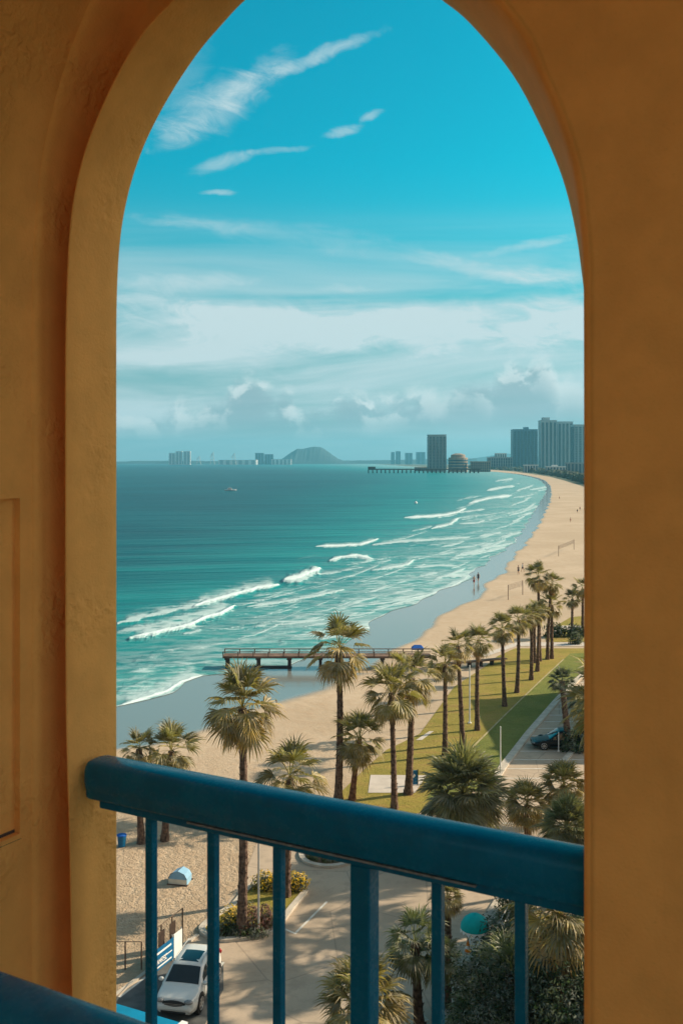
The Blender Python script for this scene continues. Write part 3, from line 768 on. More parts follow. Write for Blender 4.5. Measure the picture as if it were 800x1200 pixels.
# dark garden, lower right
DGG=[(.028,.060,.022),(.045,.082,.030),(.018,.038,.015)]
GT='dark garden trees at the foot of the hotel'
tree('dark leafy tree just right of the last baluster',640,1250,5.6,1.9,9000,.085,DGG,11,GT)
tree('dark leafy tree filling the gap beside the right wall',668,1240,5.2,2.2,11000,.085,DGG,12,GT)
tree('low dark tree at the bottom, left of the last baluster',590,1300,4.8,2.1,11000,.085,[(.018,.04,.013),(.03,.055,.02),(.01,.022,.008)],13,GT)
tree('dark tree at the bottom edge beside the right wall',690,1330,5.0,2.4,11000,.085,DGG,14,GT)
shrub('garden_shrub','small green shrub at the rounded kerb corner under the handrail','shrub',600,1075,(.8,.9,1.3),1500,.11,[(.07,.09,.03),(.10,.11,.04)],'garden shrubs along the kerb',15)
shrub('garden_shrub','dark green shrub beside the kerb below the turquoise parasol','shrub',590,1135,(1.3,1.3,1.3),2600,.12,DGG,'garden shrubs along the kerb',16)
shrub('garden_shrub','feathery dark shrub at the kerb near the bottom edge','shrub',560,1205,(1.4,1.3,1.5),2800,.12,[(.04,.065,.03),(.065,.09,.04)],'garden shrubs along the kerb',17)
shrub('garden_shrub','shrub with pale flower heads against the right wall','shrub',665,1150,(1.2,1.2,1.4),2200,.12,DGG,'garden shrubs along the kerb',18,([(.45,.5,.5),(.3,.38,.38)],.05))
shrub('garden_shrub','dark low shrub behind the black car','shrub',676,880,(1.4,1.0,1.0),900,.2,DGG,'garden shrubs along the kerb',19)
shrub('garden_shrub','small dark shrub left of the footpath palms','shrub',649,746,(1.3,.8,1.0),600,.25,DG,'small shrubs by the back footpath',20)
shrub('garden_shrub','small dark shrub at the foot of the two footpath palms','shrub',676,746,(2.0,.8,.9),700,.25,DG,'small shrubs by the back footpath',21)
shrub('garden_shrub','little green tuft on the white footpath','shrub',674,755,(.9,.6,.9),400,.2,DG,'small shrubs by the back footpath',22)
# ------------------------------------------------------------------ cars
def car(name,label,loc,rz,paint,L,W,Ht,suv,group=None):
    root=thing(name,label,'car',loc,rz,group)
    hw=W/2; zb=.22; hood=.98*Ht/1.65 if suv else .70*Ht/1.42; belt=hood+.04
    fx=L/2; rx=-L/2
    if suv: prof=[(rx,.75),(rx+.04,1.0),(rx+.12,1.12),(rx+.45,Ht-.14),(rx+.75,Ht-.03),(-.6,Ht),(.0,Ht-.01),(.30,Ht-.07),(.95,hood+.12),(1.15,hood+.05),(1.6,hood-.02),(2.0,hood-.10),(fx-.12,hood-.22),(fx-.02,.66),(fx,.55)]
    else: prof=[(rx,.62),(rx+.05,.86),(rx+.25,.93),(rx+.75,.97),(-1.25,Ht-.22),(-.75,Ht-.05),(-.2,Ht),(.2,Ht-.04),(1.0,hood+.1),(1.25,hood+.03),(1.7,hood-.05),(2.0,hood-.13),(fx-.1,.6),(fx-.02,.5),(fx,.45)]
    px=[p[0] for p in prof]; pz=[p[1] for p in prof]
    top=lambda x: float(np.interp(x,px,pz))
    xs=sorted(set([round(v,3) for v in px]+[round(v,3) for v in np.linspace(rx,fx,34)]))
    def hwid(x):
        e=max(0,abs(x)-(L/2-.75))/.75
        return hw*(1-.20*e**2.4)
    def ring(x):
        w=hwid(x); T=top(x); b_=min(belt,T-.05); e=max(0,abs(x)-(L/2-.3))/.3; z0=zb+.12*e**2
        cab=max(0,min(1,(T-belt)/(Ht-belt))) 
        wr=w-.07-.17*cab
        pts=[(0,z0),(w-.14,z0),(w-.03,z0+.10),(w,z0+.28*(b_-z0)/.6),(w,z0+.62*(b_-z0)),(w-.04,b_-.03)]
        if cab>.02: pts+=[(w-.075,b_),(wr+.04,T-.10*cab-.01),(wr-.05,T-.02),(wr*.5,T),(0,T+.005)]
        else: pts+=[(w-.08,T-.04),(w-.13,T-.025),(w-.2,T-.012),(w*.5,T),(0,T+.008)]
        return pts
    rings=[ring(x) for x in xs]; n=len(rings[0]); b=MB(); vs=[]
    for x,rg in zip(xs,rings):
        vs+=[(x,y,z) for y,z in rg]+[(x,-y,z) for y,z in rg[-2:0:-1]]
    m=2*n-2; fs=[]
    for i in range(len(xs)-1):
        for k in range(m): fs.append((i*m+k,i*m+(k+1)%m,(i+1)*m+(k+1)%m,(i+1)*m+k))
    fs.append(tuple(range(m-1,-1,-1))); fs.append(tuple(range((len(xs)-1)*m,len(xs)*m)))
    b.add(vs,fs); b.build('body',paint,root,smooth=True)
    # glazing
    def strip(name,x0,x1,yf,mat,off=.012,nx=6,ny=8):
        b=MB(); vs=[];fs=[]
        for i in range(nx+1):
            x=x0+(x1-x0)*i/nx; w=hwid(x)-.07-.17*max(0,min(1,(top(x)-belt)/(Ht-belt)))-.05
            for j in range(ny+1):
                y=(-1+2*j/ny)*w*yf; z=top(x)-.02*abs(-1+2*j/ny)**3+off
                vs.append((x+off*(1 if x>0 else -1)*.6,y,z))
        for i in range(nx):
            for j in range(ny): a=i*(ny+1)+j; fs.append((a,a+ny+1,a+ny+2,a+1))
        b.add(vs,fs); return b.build(name,mat,root,smooth=True)
    if suv:
        strip('windshield',.34,.96,.97,M_GLASS); strip('rear_window',rx+.16,rx+.42,.9,M_GLASS); strip('sunroof',-.75,.12,.72,M_GLASS)
        wins=[(.62,-.05,.85),(-.12,-.95,1),(-1.02,-1.75,.9)]
    else:
        strip('windshield',.22,.98,.96,M_GLASS); strip('rear_window',-1.5,-.85,.92,M_GLASS); wins=[(.72,-.1,.8),(-.17,-1.0,.95)]
    for sgn in (1,-1):
        for a_,b_,q in wins:
            pts=[]
            for x in np.linspace(a_,b_,6):
                T=top(x); w=hwid(x); cab=max(0,min(1,(T-belt)/(Ht-belt))); wr=w-.07-.17*cab
                lo=(w-.075,belt+.0); hi=(wr+.04,T-.10*cab-.01)
                f=lambda t:(lo[0]+(hi[0]-lo[0])*t+.008,lo[1]+(hi[1]-lo[1])*t)
                pts.append((x,f(.08),f(.93)))
            vs=[];fs=[]
            for x,l_,h_ in pts: vs+=[(x,sgn*l_[0],l_[1]),(x,sgn*h_[0],h_[1])]
            for i in range(5): fs.append((2*i,2*i+1,2*i+3,2*i+2))
            MB().add(vs,fs).build('window',M_GLASS,root)
    # wheels
    wr_=.35 if suv else .32
    for wxp in (fx-.88,rx+.82):
        for sgn in (1,-1):
            w=hwid(wxp)
            b=MB(); b.tube([(wxp,sgn*(w-.25),wr_+.02),(wxp,sgn*(w+.004),wr_+.02)],wr_+.06,22); b.build('wheel_arch',M_TRIM,root)
            b=MB(); b.tube([(wxp,sgn*(w-.2),wr_),(wxp,sgn*(w-.02),wr_),(wxp,sgn*(w+.02),wr_)],[wr_,wr_,wr_-.03],22); wh=b.build('wheel',M_TYRE,root)
            b=MB(); b.tube([(wxp,sgn*(w+.0),wr_),(wxp,sgn*(w+.028),wr_)],wr_*.30,12)
            for k in range(7):
                a=k*6.283/7; M=Matrix.Translation((wxp,sgn*(w+.022),wr_))@Matrix.Rotation(a,4,'Y'); b.box(-.022,.022,-.008,.008,0,wr_*.66,M)
            b.tube([(wxp+wr_*.66*math.cos(t),sgn*(w+.02),wr_+wr_*.66*math.sin(t)) for t in np.linspace(0,6.283,20)],.02,5)
            b.build('rim',M_RIM,wh)
    # front
    for sgn in (1,-1):
        b=MB(); y0,y1=sgn*hw*.50,sgn*hw*.86
        zt=top(fx-.25)-.06
        vs=[(fx-.035,y0,zt-.12),(fx-.02,y0,zt-.04),(fx-.17,y1,zt-.02),(fx-.24,y1*1.04,zt+.05),(fx-.12,y0*1.2,zt+.035)]
        b.blob((fx-.14,(y0+y1)/2,zt-.03),(.13,abs(y1-y0)/2+.03,.085),12,8); b.build('headlight',M_LAMP,root,smooth=True)
        b=MB(); b.blob((rx+.08,sgn*hw*.74,.95 if suv else .78),(.08,.14,.12),10,8); b.build('tail_light',M_REDL,root,smooth=True)
        b=MB(); b.blob((.80,sgn*(hw+.07),belt+.07),(.09,.12,.085),10,8); b.build('mirror',paint,root,smooth=True)
        b=MB(); b.blob((fx-.09,sgn*hw*.66,.42),(.08,.11,.07),10,6); b.build('fog_lamp',M_TRIM,root,smooth=True)
        if suv: b=MB(); b.tube([(-1.7,sgn*(hw-.28),Ht-.02),(-1.55,sgn*(hw-.27),Ht+.05),(.0,sgn*(hw-.27),Ht+.045),(.15,sgn*(hw-.28),Ht-.03)],.018,6); b.build('roof_rail',M_POLE,root)
    zt=top(fx-.25)-.06
    b=MB(); b.blob((fx-.06,0,zt-.10),(.075,hw*.56,.13),14,8); gr=b.build('grille',M_TRIM,root,smooth=True)
    b=MB()
    for k in (-.035,.02): b.box(fx-.02,fx+.02,-hw*.42,hw*.42,zt-.10+k,zt-.088+k)
    b.build('grille_bar',M_CHROME,gr)
    b=MB(); b.box(fx-.14,fx+.015,-hw*.6,hw*.6,.33,.42); bevel(b.build('air_intake',M_TRIM,root),.02)
    b=MB(); b.box(rx-.02,rx+.1,-hw*.75,hw*.75,.3,.42); b.build('rear_bumper',M_TRIM,root)
    # door seams and handles
    for sgn in (1,-1):
        for x in (.66,-.10,-1.0):
            w=hwid(x)+.003; MB().box(x-.008,x+.008,sgn*w-.004,sgn*w+.004,.36,belt-.1).build('door_seam',M_TRIM,root)
        for x in (.1,-.8): MB().box(x-.09,x+.09,sgn*(hw+.012)-.012,sgn*(hw+.012)+.012,belt-.16,belt-.13).build('door_handle',M_TRIM,root)
    return root
pf=G(209,1190); pr=G(229,1158)
dr=(pf-pr); ang=math.atan2(dr.y,dr.x); d_=dr.normalized()
c0=G(208,1190)-d_*1.5; 
car('parked_car','white family car with a dark sunroof parked behind the first two balusters',(c0.x,c0.y,.02),ang,M_CARW,4.0,1.72,1.50,True)
c0=G(655,879)
car('parked_car','black sedan parked in the shade behind the leaning dark palm',(c0.x+.3,c0.y+.7,.02),R(176),M_CARB,4.6,1.8,1.42,False)

# ------------------------------------------------------------------ small things on the near beach and plaza
def lamp_post(label,px,py,h,r=.05,arm=True,group=None,mat=None):
    base=G(px,py); root=thing('lamp_post',label,'lamp post',base,0,group); mat=mat or M_POLE
    b=MB(); b.tube([(0,0,0),(0,0,h)],[r,r*.7],10); b.build('pole',mat,root)
    b=MB(); b.cyl((0,0),r*2.2,0,.12,12); b.build('base_plate',mat,root)
    if arm:
        b=MB(); b.tube([(0,0,h-.05),(.35,-.05,h+.12),(.8,-.1,h+.14)],r*.6,8); b.build('arm',mat,root)
        b=MB(); b.blob((1.0,-.12,h+.12),(.3,.12,.06),12,6); b.build('lamp_head',M_WHITEB,root,smooth=True)
    return root
lamp_post('slim grey lamp post on the island beside the red-leaved bushes',303,1097,5.75,.055)
GP='thin poles on the lawn'
lamp_post('thin white pole among the lawn palms',550,848,4.9,.07,False,GP,M_WHITEB)
lamp_post('thin white pole at the kerb corner in front of the lawn shadow',586,908,3.4,.05,False,GP,M_WHITEB)
lamp_post('short white pole left of the black car wheel',654,881,1.5,.04,False,GP,M_WHITEB)
# sign board at palm
base=G(484,921); rt=thing('sign_board','small dark sign board with a pale emblem beside the thick palm trunk','sign',base,R(10))
b=MB(); b.box(-.28,.28,-.04,.04,.1,1.05); bevel(b.build('panel',M_BLUEB,rt),.01)
b=MB(); b.box(-.33,-.28,-.05,.05,0,1.1); b.box(.28,.33,-.05,.05,0,1.1); b.build('frame',M_TRIM,rt)
b=MB(); b.add([(-.15,-.045,.62),(.0,-.045,.55),(.16,-.045,.72),(.05,-.045,.85),(-.02,-.045,.72),(-.14,-.045,.8)],[(0,1,2,3,4,5)]); b.build('emblem',M_WHITEB,rt)
# blue beach tent on far sand
base=G(489,768); rt=thing('beach_canopy','small blue beach canopy at the landward end of the timber pier','canopy',base); rt.scale=(.75,.75,.75)
b=MB(); b.add([(-.9,-.7,1.15),(.9,-.7,1.15),(.9,.7,1.15),(-.9,.7,1.15),(-.5,0,1.6),(.5,0,1.6),(-.9,-.7,.95),(.9,-.7,.95),(.9,.7,.95),(-.9,.7,.95)],[(0,1,5,4),(1,2,5),(2,3,4,5),(3,0,4),(0,6,7,1),(1,7,8,2),(2,8,9,3),(3,9,6,0)]); b.build('roof',M_BLUEC,rt)
for sx in (-.85,.85):
    for sy in (-.65,.65): MB().cyl((sx,sy),.03,0,1.1,6).build('leg',M_POLE,rt)
# beach box / tent
base=G(211,1034); rt=thing('beach_shelter','small pale blue domed shelter with a cream front on the raked sand','shelter',base,R(-12))
b=MB(); pr_=[(-.5,0),(-.5,.34),(-.36,.56),(0,.72),(.36,.56),(.5,.34),(.5,0)]
vs=[(x,-.35,z) for x,z in pr_]+[(x*.92,.5,z*.9) for x,z in pr_]; n=7
b.add(vs,[(i,i+n,i+n+1,i+1) for i in range(n-1)]+[tuple(range(n-1,-1,-1)),tuple(range(n,2*n))]); b.build('canopy',M_TENT,rt)
b=MB(); b.box(-.5,.5,-.372,-.356,.02,.30); b.build('front_flap',M_TENTW,rt)
b=MB(); b.tube([(x,-.36,z+.01) for x,z in pr_],.014,5); b.tube([(0,-.36,.73),(0,.5,.66)],.012,5); b.build('pole_frame',M_DOOR,rt)
b=MB(); b.box(-.56,.56,-.42,-.30,.0,.05); b.box(-.56,.56,.46,.54,0,.05); b.build('skid',M_WOODP,rt)
# blue bin
base=G(143,992); rt=thing('litter_bin','blue litter bin on the sand at the left jamb','bin',base)
b=MB(); b.tube([(0,0,.02),(0,0,.62)],[.2,.26],14); b.build('body',M_BLUEB,rt); b=MB(); b.tube([(0,0,.62),(0,0,.68),(0,0,.74)],[.28,.28,.12],14); b.build('lid',M_BLUEC,rt)
# wire fence with dark panels
def fence(name,label,a,b_,h,npost,mesh=True,group=None,rails=2):
    A=G(*a); B=G(*b_); d=B-A; L=d.length; root=thing(name,label,'fence',A,math.atan2(d.y,d.x),group)
    for i in range(npost):
        x=L*i/(npost-1); MB().cyl((x,0),.035,0,h,8).build('post',M_FENCE,root)
    for k in range(rails): b=MB(); b.tube([(0,0,h*(1-.9*k/max(1,rails-1)) if rails>1 else h),(L,0,h*(1-.9*k/max(1,rails-1)) if rails>1 else h)],.016,6); b.build('rail',M_FENCE,root)
    if mesh:
        b=MB(); s=.16
        k=-h
        while k<L:
            x0=max(0,k); z0=x0-k; x1=min(L,k+h); z1=x1-k
            if x1>x0: b.tube([(x0,0,z0),(x1,0,z1)],.004,3,cap=False); b.tube([(x0,0,h-z0),(x1,0,h-z1)],.004,3,cap=False)
            k+=s
        b.build('wire_mesh',M_FENCE,root)
    return root,L
rt,L=fence('wire_fence','tall wire fence with two dark doors behind the blue banner',(176,1140),(214,1108),1.7,4)
for x in (L*.32,L*.66):
    b=MB(); b.box(x-.22,x+.22,-.06,-.02,.3,1.45); b.build('door_panel',M_DOOR,rt)
fence('rope_fence','low single-rail fence on the sand at the left jamb',(128,1136),(166,1136),1.2,3,False,rails=1)
# banner on the fence
A=G(178,1146); B=G(203,1126); C_=G(213,1118)
d=(B-A); ang=math.atan2(d.y,d.x); L1=d.length; L2=(C_-B).length
rt=thing('banner_board','blue banner board with slanted white lettering beside the white car','banner',(A.x,A.y,0),ang)
b=MB(); b.box(0,L1,-.03,.0,.12,1.05); b.build('panel',M_BLUEB,rt)
b=MB()
def slant(x0,x1,z0,th,sk=.0):
    b.add([(x0,-.036,z0),(x1,-.036,z0+sk),(x1,-.036,z0+th+sk),(x0,-.036,z0+th)],[(0,1,2,3)])
slant(L1*.15,L1*.88,.80,.09); slant(L1*.55,L1*.92,.52,.05); slant(L1*.2,L1*.9,.22,.07)
x=L1*.12
def glyph(ch,x,z,s):
    strokes={'S':[(0,0,1,0),(1,0,1,.5),(0,.5,1,.5),(0,.5,0,1),(0,1,1,1)],'U':[(0,0,0,1),(1,0,1,1),(0,0,1,0)],'N':[(0,0,0,1),(1,0,1,1),(0,1,1,0)],'O':[(0,0,1,0),(1,0,1,1),(0,1,1,1),(0,0,0,1)],'A':[(0,0,.5,1),(.5,1,1,0),(.2,.4,.8,.4)],'M':[(0,0,0,1),(1,0,1,1),(0,1,.5,.4),(.5,.4,1,1)],'E':[(0,0,1,0),(0,.5,.8,.5),(0,1,1,1),(0,0,0,1)],'R':[(0,0,0,1),(0,1,1,1),(1,1,1,.5),(0,.5,1,.5),(.4,.5,1,0)],'C':[(0,0,1,0),(0,1,1,1),(0,0,0,1)]}
    for x0,z0,x1,z1 in strokes[ch]:
        a=Vector((x+x0*s*.6,-.036,z+z0*s)); c=Vector((x+x1*s*.6,-.036,z+z1*s)); q=(c-a).normalized(); nn=Vector((-q.z,0,q.x))*s*.09
        b.add([a-nn,c-nn,c+nn,a+nn],[(0,1,2,3)])
for ch in 'OAMRSC': glyph(ch,x,.38,.2); x+=.155
b.build('lettering',M_WHITEB,rt)
for x in (0.02,L1-.02): MB().cyl((x,.03),.03,0,1.15,8).build('post',M_POLE,rt)
rt=thing('white_board','blank white board standing at the right end of the blue banner','board',(B.x,B.y,0),ang)
b=MB(); b.box(.03,L2,-.03,0,.1,1.15); b.build('panel',M_WHITEB,rt); MB().cyl((L2,.03),.03,0,1.2,8).build('post',M_POLE,rt)
# turquoise parasol & things
base=G(556,1128); rt=thing('parasol','small turquoise parasol with a white scalloped fringe beside the kerb','parasol',base)
b=MB(); vs=[];fs=[]; n=16
for i,(rr,z) in enumerate([(.03,2.15),(.26,2.09),(.48,1.93),(.62,1.70),(.63,1.52)]):
    for k in range(n): a=6.283*k/n; vs.append((rr*math.cos(a),rr*math.sin(a),z))
for i in range(4):
    for k in range(n): fs.append((i*n+k,(i+1)*n+k,(i+1)*n+(k+1)%n,i*n+(k+1)%n))
b.add(vs,fs); b.build('canopy',M_TEAL,rt,smooth=True)
b=MB()
for k in range(n):
    a0=6.283*k/n; a1=6.283*(k+1)/n; am=(a0+a1)/2
    b.add([((.64)*math.cos(a0),(.64)*math.sin(a0),1.52),((.64)*math.cos(a1),(.64)*math.sin(a1),1.52),(.66*math.cos(am),.66*math.sin(am),1.36)],[(0,1,2)])
b.build('fringe',M_WHITEB,rt)
MB().cyl((0,0),.022,0,2.1,8).build('pole',M_POLE,rt); MB().tube([(0,0,0),(0,0,.08)],[.22,.18],14).build('base',M_KERB,rt)
base=G(548,1118); rt=thing('traffic_cone','orange cone on the pavement beside the turquoise parasol','cone',base)
MB().tube([(0,0,.03),(0,0,.35),(0,0,.62)],[.17,.09,.03],14).build('body',M_ORANGE,rt); MB().box(-.22,.22,-.22,.22,0,.035).build('base',M_TRIM,rt)
b=MB(); b.tube([(0,0,.26),(0,0,.38)],[.118,.088],14); b.build('stripe',M_WHITEB,rt)
base=G(478,1212); rt=thing('bench','pale slatted wooden bench at the bottom below the shaded palm','bench',base,R(25))
for k in range(3): MB().box(-.8,.8,-.2+.14*k,-.08+.14*k,.42,.46).build('seat_slat',M_TENTW,rt)
for sx in (-.65,.65): MB().box(sx-.05,sx+.05,-.18,.2,0,.42).build('leg',M_WOODD,rt)
# low railing along kerb bottom right
A=G(592,1068); B=G(530,1185); d=B-A; L=d.length
rt=thing('path_railing','thin grey pipe railing along the kerb below the turquoise parasol','railing',A,math.atan2(d.y,d.x))
for i in range(8): MB().cyl((L*i/7,.45),.025,0,.95,8).build('post',M_POLE,rt)
for zz in (.95,.5): MB().tube([(0,.45,zz),(L,.45,zz)],.022,6).build('rail',M_POLE,rt)

# people on the beach
def person_mesh(seed, stride=.12, arm=.15):
    r=random.Random(seed)
    J={'pel':(0,0,.95),'bel':(0,0,1.1),'ch':(0,.0,1.33),'nk':(0,0,1.50),'hd':(0,.02,1.62),'ht':(0,.02,1.72)}
    vs=[(0,0,.93),(0,0,1.12),(0,.01,1.34),(0,.02,1.50),(0,.03,1.62),(0,.03,1.74)]
    rad=[.15,.13,.16,.06,.095,.07]; ed=[(0,1),(1,2),(2,3),(3,4),(4,5)]
    def chain(root,pts,rr):
        p=root
        for q,w in zip(pts,rr): vs.append(q); rad.append(w); ed.append((p,len(vs)-1)); p=len(vs)-1
    for s in (1,-1):
        chain(0,[(s*.10,0,.86),(s*.11,s*stride*.5,.50),(s*.11,s*stride-.02,.08),(s*.12,s*stride+.14,.04)],[.10,.065,.04,.035])
        chain(2,[(s*.19,0,1.42),(s*(.22+arm*.4),-s*arm*.5,1.15),(s*(.23+arm*.5),-s*arm+.08,.90),(s*(.23+arm*.5),-s*arm+.12,.80)],[.06,.045,.035,.03])
    me=bpy.data.meshes.new('person_mesh'); me.from_pydata(vs,ed,[])
    o=bpy.data.objects.new('tmp',me); COL.objects.link(o)
    sk=o.modifiers.new('s','SKIN'); 
    for i,w in enumerate(rad): me.skin_vertices[0].data[i].radius=(w,w*.8 if i<3 else w)
    me.skin_vertices[0].data[0].use_root=True
    ss=o.modifiers.new('u','SUBSURF'); ss.levels=1; ss.render_levels=1
    dg=bpy.context.evaluated_depsgraph_get(); m2=bpy.data.meshes.new_from_object(o.evaluated_get(dg))
    bpy.data.objects.remove(o)
    m2.materials.clear(); m2.materials.append(M_SKIN)
    m2.polygons.foreach_set('use_smooth',[True]*len(m2.polygons))
    return m2
PM=[person_mesh(1),person_mesh(2,.28,.3)]
def person(label,px,py,rz,k,shorts,top=None,group='people on the beach'):
    root=link('person',PM[k%2]); root.location=G(px,py,.02 if px>0 else 0); root.location.z=0.0; root.rotation_euler=(0,0,rz)
    tag(root,label,'person',group)
    b=MB(); b.tube([(0,0,.70),(0,0,.86),(0,0,1.02)],[.21,.19,.165],12); b.build('shorts',shorts,root)
    if top: b=MB(); b.tube([(0,0,1.03),(0,.005,1.2),(0,.01,1.42),(0,.015,1.47)],[.16,.165,.2,.1],12); b.build('shirt',top,root)
    b=MB(); b.blob((0,.015,1.70),(.095,.105,.075),10,6); b.build('hair',M_CLOTHD,root)
    return root
person('person in dark clothes wading at the shallow swash edge',560,682,R(30),0,M_CLOTHD,M_CLOTHD)
person('person in red walking along the wet sand near the swash edge',555,686,R(200),1,M_CLOTHR)
person('person in dark shirt on dry sand, left of two by the tallest cluster palm',607,673,R(90),0,M_CLOTHD,M_CLOTHD)
person('person in white shirt on dry sand, right of two by the tallest cluster palm',612,670,R(-60),1,M_CLOTHD,M_WHITEB)
person('person in red shirt standing far up the beach near the right wall',679,598,R(10),0,M_CLOTHD,M_CLOTHR)
person('person in dark shirt beside the red shirt, far up the beach',676,601,R(50),1,M_CLOTHD,M_CLOTHD)
person('person alone on the far beach above the larger ball net',668,612,R(50),0,M_CLOTHR)
person('person alone on wet sand at the far bend of the shore',655,585,R(80),1,M_CLOTHD)
# ball nets
def ball_net(label,a,b_,h=2.4):
    A=G(*a); B=G(*b_); d=B-A; L=d.length; rt=thing('volleyball_net',label,'net',A,math.atan2(d.y,d.x),'volleyball nets on the sand')
    for x in (0,L): MB().cyl((x,0),.06,0,h,8).build('post',M_WOODP,rt)
    b=MB()
    for k in range(5): b.tube([(0,0,h-.05-.2*k),(L,0,h-.05-.2*k)],.018,4)
    k=0
    while k<L: b.tube([(k,0,h-.05),(k,0,h-.9)],.012,3); k+=.45
    b.build('netting',M_FENCE,rt)
    return rt
ball_net('volleyball net on the sand left of the tallest cluster palm',(595,703),(612,697))
ball_net('larger volleyball net on the upper beach near the right wall',(654,652),(672,644),2.5)
# low posts with rope (beach)
A=G(311,836); rt=thing('swing_frame','small timber post frame standing on the bare sand below the pier','post frame',A,R(20))
for x in (0,1.0): MB().cyl((x,0),.05,0,1.1 if x else .9,8).build('post',M_WOODP,rt)
MB().tube([(0,0,.86),(1.0,0,1.05)],.035,6).build('crossbar',M_WOODP,rt)

# timber pier (near)
Yp=F*H/(782-HY)
A=G(262,782); B=G(505,784); L=B.x-A.x
rt=thing('timber_pier','brown timber pier crossing the swash behind the tall palms','pier',(A.x,Yp,0),0)
dz=1.35
MB().box(0,L,-.9,.9,dz-.22,dz).build('deck',M_WOODP,rt)
b=MB(); 
for yy in (-.85,.85):
    b.box(0,L,yy-.04,yy+.04,dz+.42,dz+.50)
    for k in range(int(L/1.6)+1): b.box(k*1.6,k*1.6+.1,yy-.04,yy+.04,dz,dz+.42)
b.build('side_rail',M_WOODP,rt)
x=.3
while x<L-1:
    b=MB()
    for yy in (-.7,.7): b.box(x,x+.3,yy-.13,yy+.13,-1.2,dz-.22)
    b.box(x-.1,x+.4,-.85,.85,dz-.42,dz-.22); b.build('pile',M_WOODD,rt); x+=3.3
MB().box(L*.15,L*.33,-.5,.5,.04,.1).build('low_beam',M_WOODD,rt)
# boardwalk continuing over sand
A=G(508,786); B=G(592,778); rt=thing('boardwalk','low timber boardwalk from the pier across the sand to the lawn','boardwalk',(A.x,A.y,0),math.atan2(B.y-A.y,B.x-A.x)); L=(B-A).length
MB().box(0,L,-.35,.35,.55,.68).build('deck',M_WOODP,rt)
for k in range(7): MB().box(L*k/6.3,L*k/6.3+.18,-.3,.3,0,.55).build('post',M_WOODD,rt)

# far pier
Yf=F*H/(554.5-HY); s=Yf/F
rt=thing('long_pier','long dark pier on piles reaching out from the far tower','pier',((431-CX)*s,Yf,0),0); L=(562-431)*s
MB().box(0,L,-5,5,6.2,8.2).build('deck',M_WOODD,rt)
b=MB(); b.box(0,L,-5,-4.6,9.2,9.6); b.box(0,14,-6,6,8.2,12.5); b.build('side_rail',M_WOODD,rt)
for k in range(27):
    b=MB()
    for yy in (-4,4): b.box(L*k/26.5,L*k/26.5+1.7,yy-.8,yy+.8,-1.2,6.2)
    b.build('pile',M_WOODD,rt)

# boat
p=G(270,575); rt=thing('motor_boat','small white motor boat alone on the open sea','boat',(p.x,p.y,.03),R(8)); rt.scale=(.72,.72,.72)
b=MB(); st=[(-6,1.6,1.1),(-3,1.9,1.0),(1,1.9,1.1),(4,1.2,1.35),(6.5,.06,1.7)]; vs=[]
for x,w_,z in st: vs+=[(x,-w_,z),(x,-w_*.6,-.3),(x,w_*.6,-.3),(x,w_,z)]
fs=[]
for i in range(4):
    for k in range(4): fs.append((i*4+k,i*4+(k+1)%4,(i+1)*4+(k+1)%4,(i+1)*4+k))
fs.append((3,2,1,0)); b.add(vs,fs); b.build('hull',M_BOAT,rt)
b=MB(); b.box(-3,1.6,-1.3,1.3,1.0,2.7); bevel(b.build('cabin',M_BOAT,rt),.3); MB().box(-2.6,1.4,-1.34,1.34,1.7,2.3).build('window',M_GLASS,rt)
b=MB(); b.tube([(-1,0,2.7),(-1,0,5)],.1,6); b.build('mast',M_POLE,rt)
for (x,y,l) in ((504,589,'swimmer making a small splash off the pier, left one'),(487,590,'small buoy bobbing on the sea left of the breakers')):
    p=G(x,y)
    if 'buoy' in l:
        rt=thing('buoy',l,'buoy',(p.x,p.y,.03)); b=MB(); b.tube([(0,0,-.2),(0,0,.5),(0,0,1.2)],[.8,.8,.15],12); b.build('float',M_WHITEB,rt); MB().cyl((0,0),.06,1.2,2.0,6).build('mast',M_TRIM,rt)

# ------------------------------------------------------------------ far buildings
def tower(name,label,cat,x0,x1,ytop,ybase,mat,depth=.8,bays=6,pent=(.3,.7,.06),group=None,gmat=None,rz=0,steps=None,slabs=0):
    Y=F*H/(ybase-HY); s=Y/F; W=(x1-x0)*s; Ht=H-(ytop-HY)*s
    root=thing(name,label,cat,((x0+x1)/2*s-CX*s,Y,0),rz,group)
    D=W*depth; gm=gmat or M_TOWG
    MB().box(-W/2,W/2,0,D,0,Ht).build('wall',mat,root)
    bw=W/bays
    for i in range(bays):
        x=-W/2+bw*(i+.5); b=MB(); b.box(x-bw*.28,x+bw*.28,-.8,-.01,Ht*.04,Ht*.965); b.build('window_bay',gm,root)
    nb=max(1,int(bays*depth))
    for i in range(nb):
        y=D*(i+.5)/nb
        for sgn in (-1,1):
            b=MB(); x=sgn*W/2; b.box(min(x,x+sgn*.8)+.0,max(x,x+sgn*.8),y-D/nb*.3,y+D/nb*.3,Ht*.04,Ht*.965); b.build('window_bay',gm,root)
    if slabs:
        b=MB()
        for k in range(1,slabs): z=Ht*k/slabs; b.box(-W/2-.4,W/2+.4,-1.5,-.81,z-.35,z+.35)
        b.build('balcony_bands',mat,root)
    b=MB(); b.box(-W/2-.8,W/2+.8,-.8,D+.8,Ht,Ht+1.5); b.build('roof',mat,root)
    if pent: MB().box(-W/2+W*pent[0],-W/2+W*pent[1],D*.25,D*.75,Ht+1.5,Ht*(1+pent[2])).build('penthouse',mat,root)
    return root
GB='high-rise towers along the far beach'
tower('tower_block','lone grey-blue tower at the root of the long pier','building',502,522.5,510,552.6,M_TOWA,.9,5,(.1,.8,.015),GB,slabs=24)
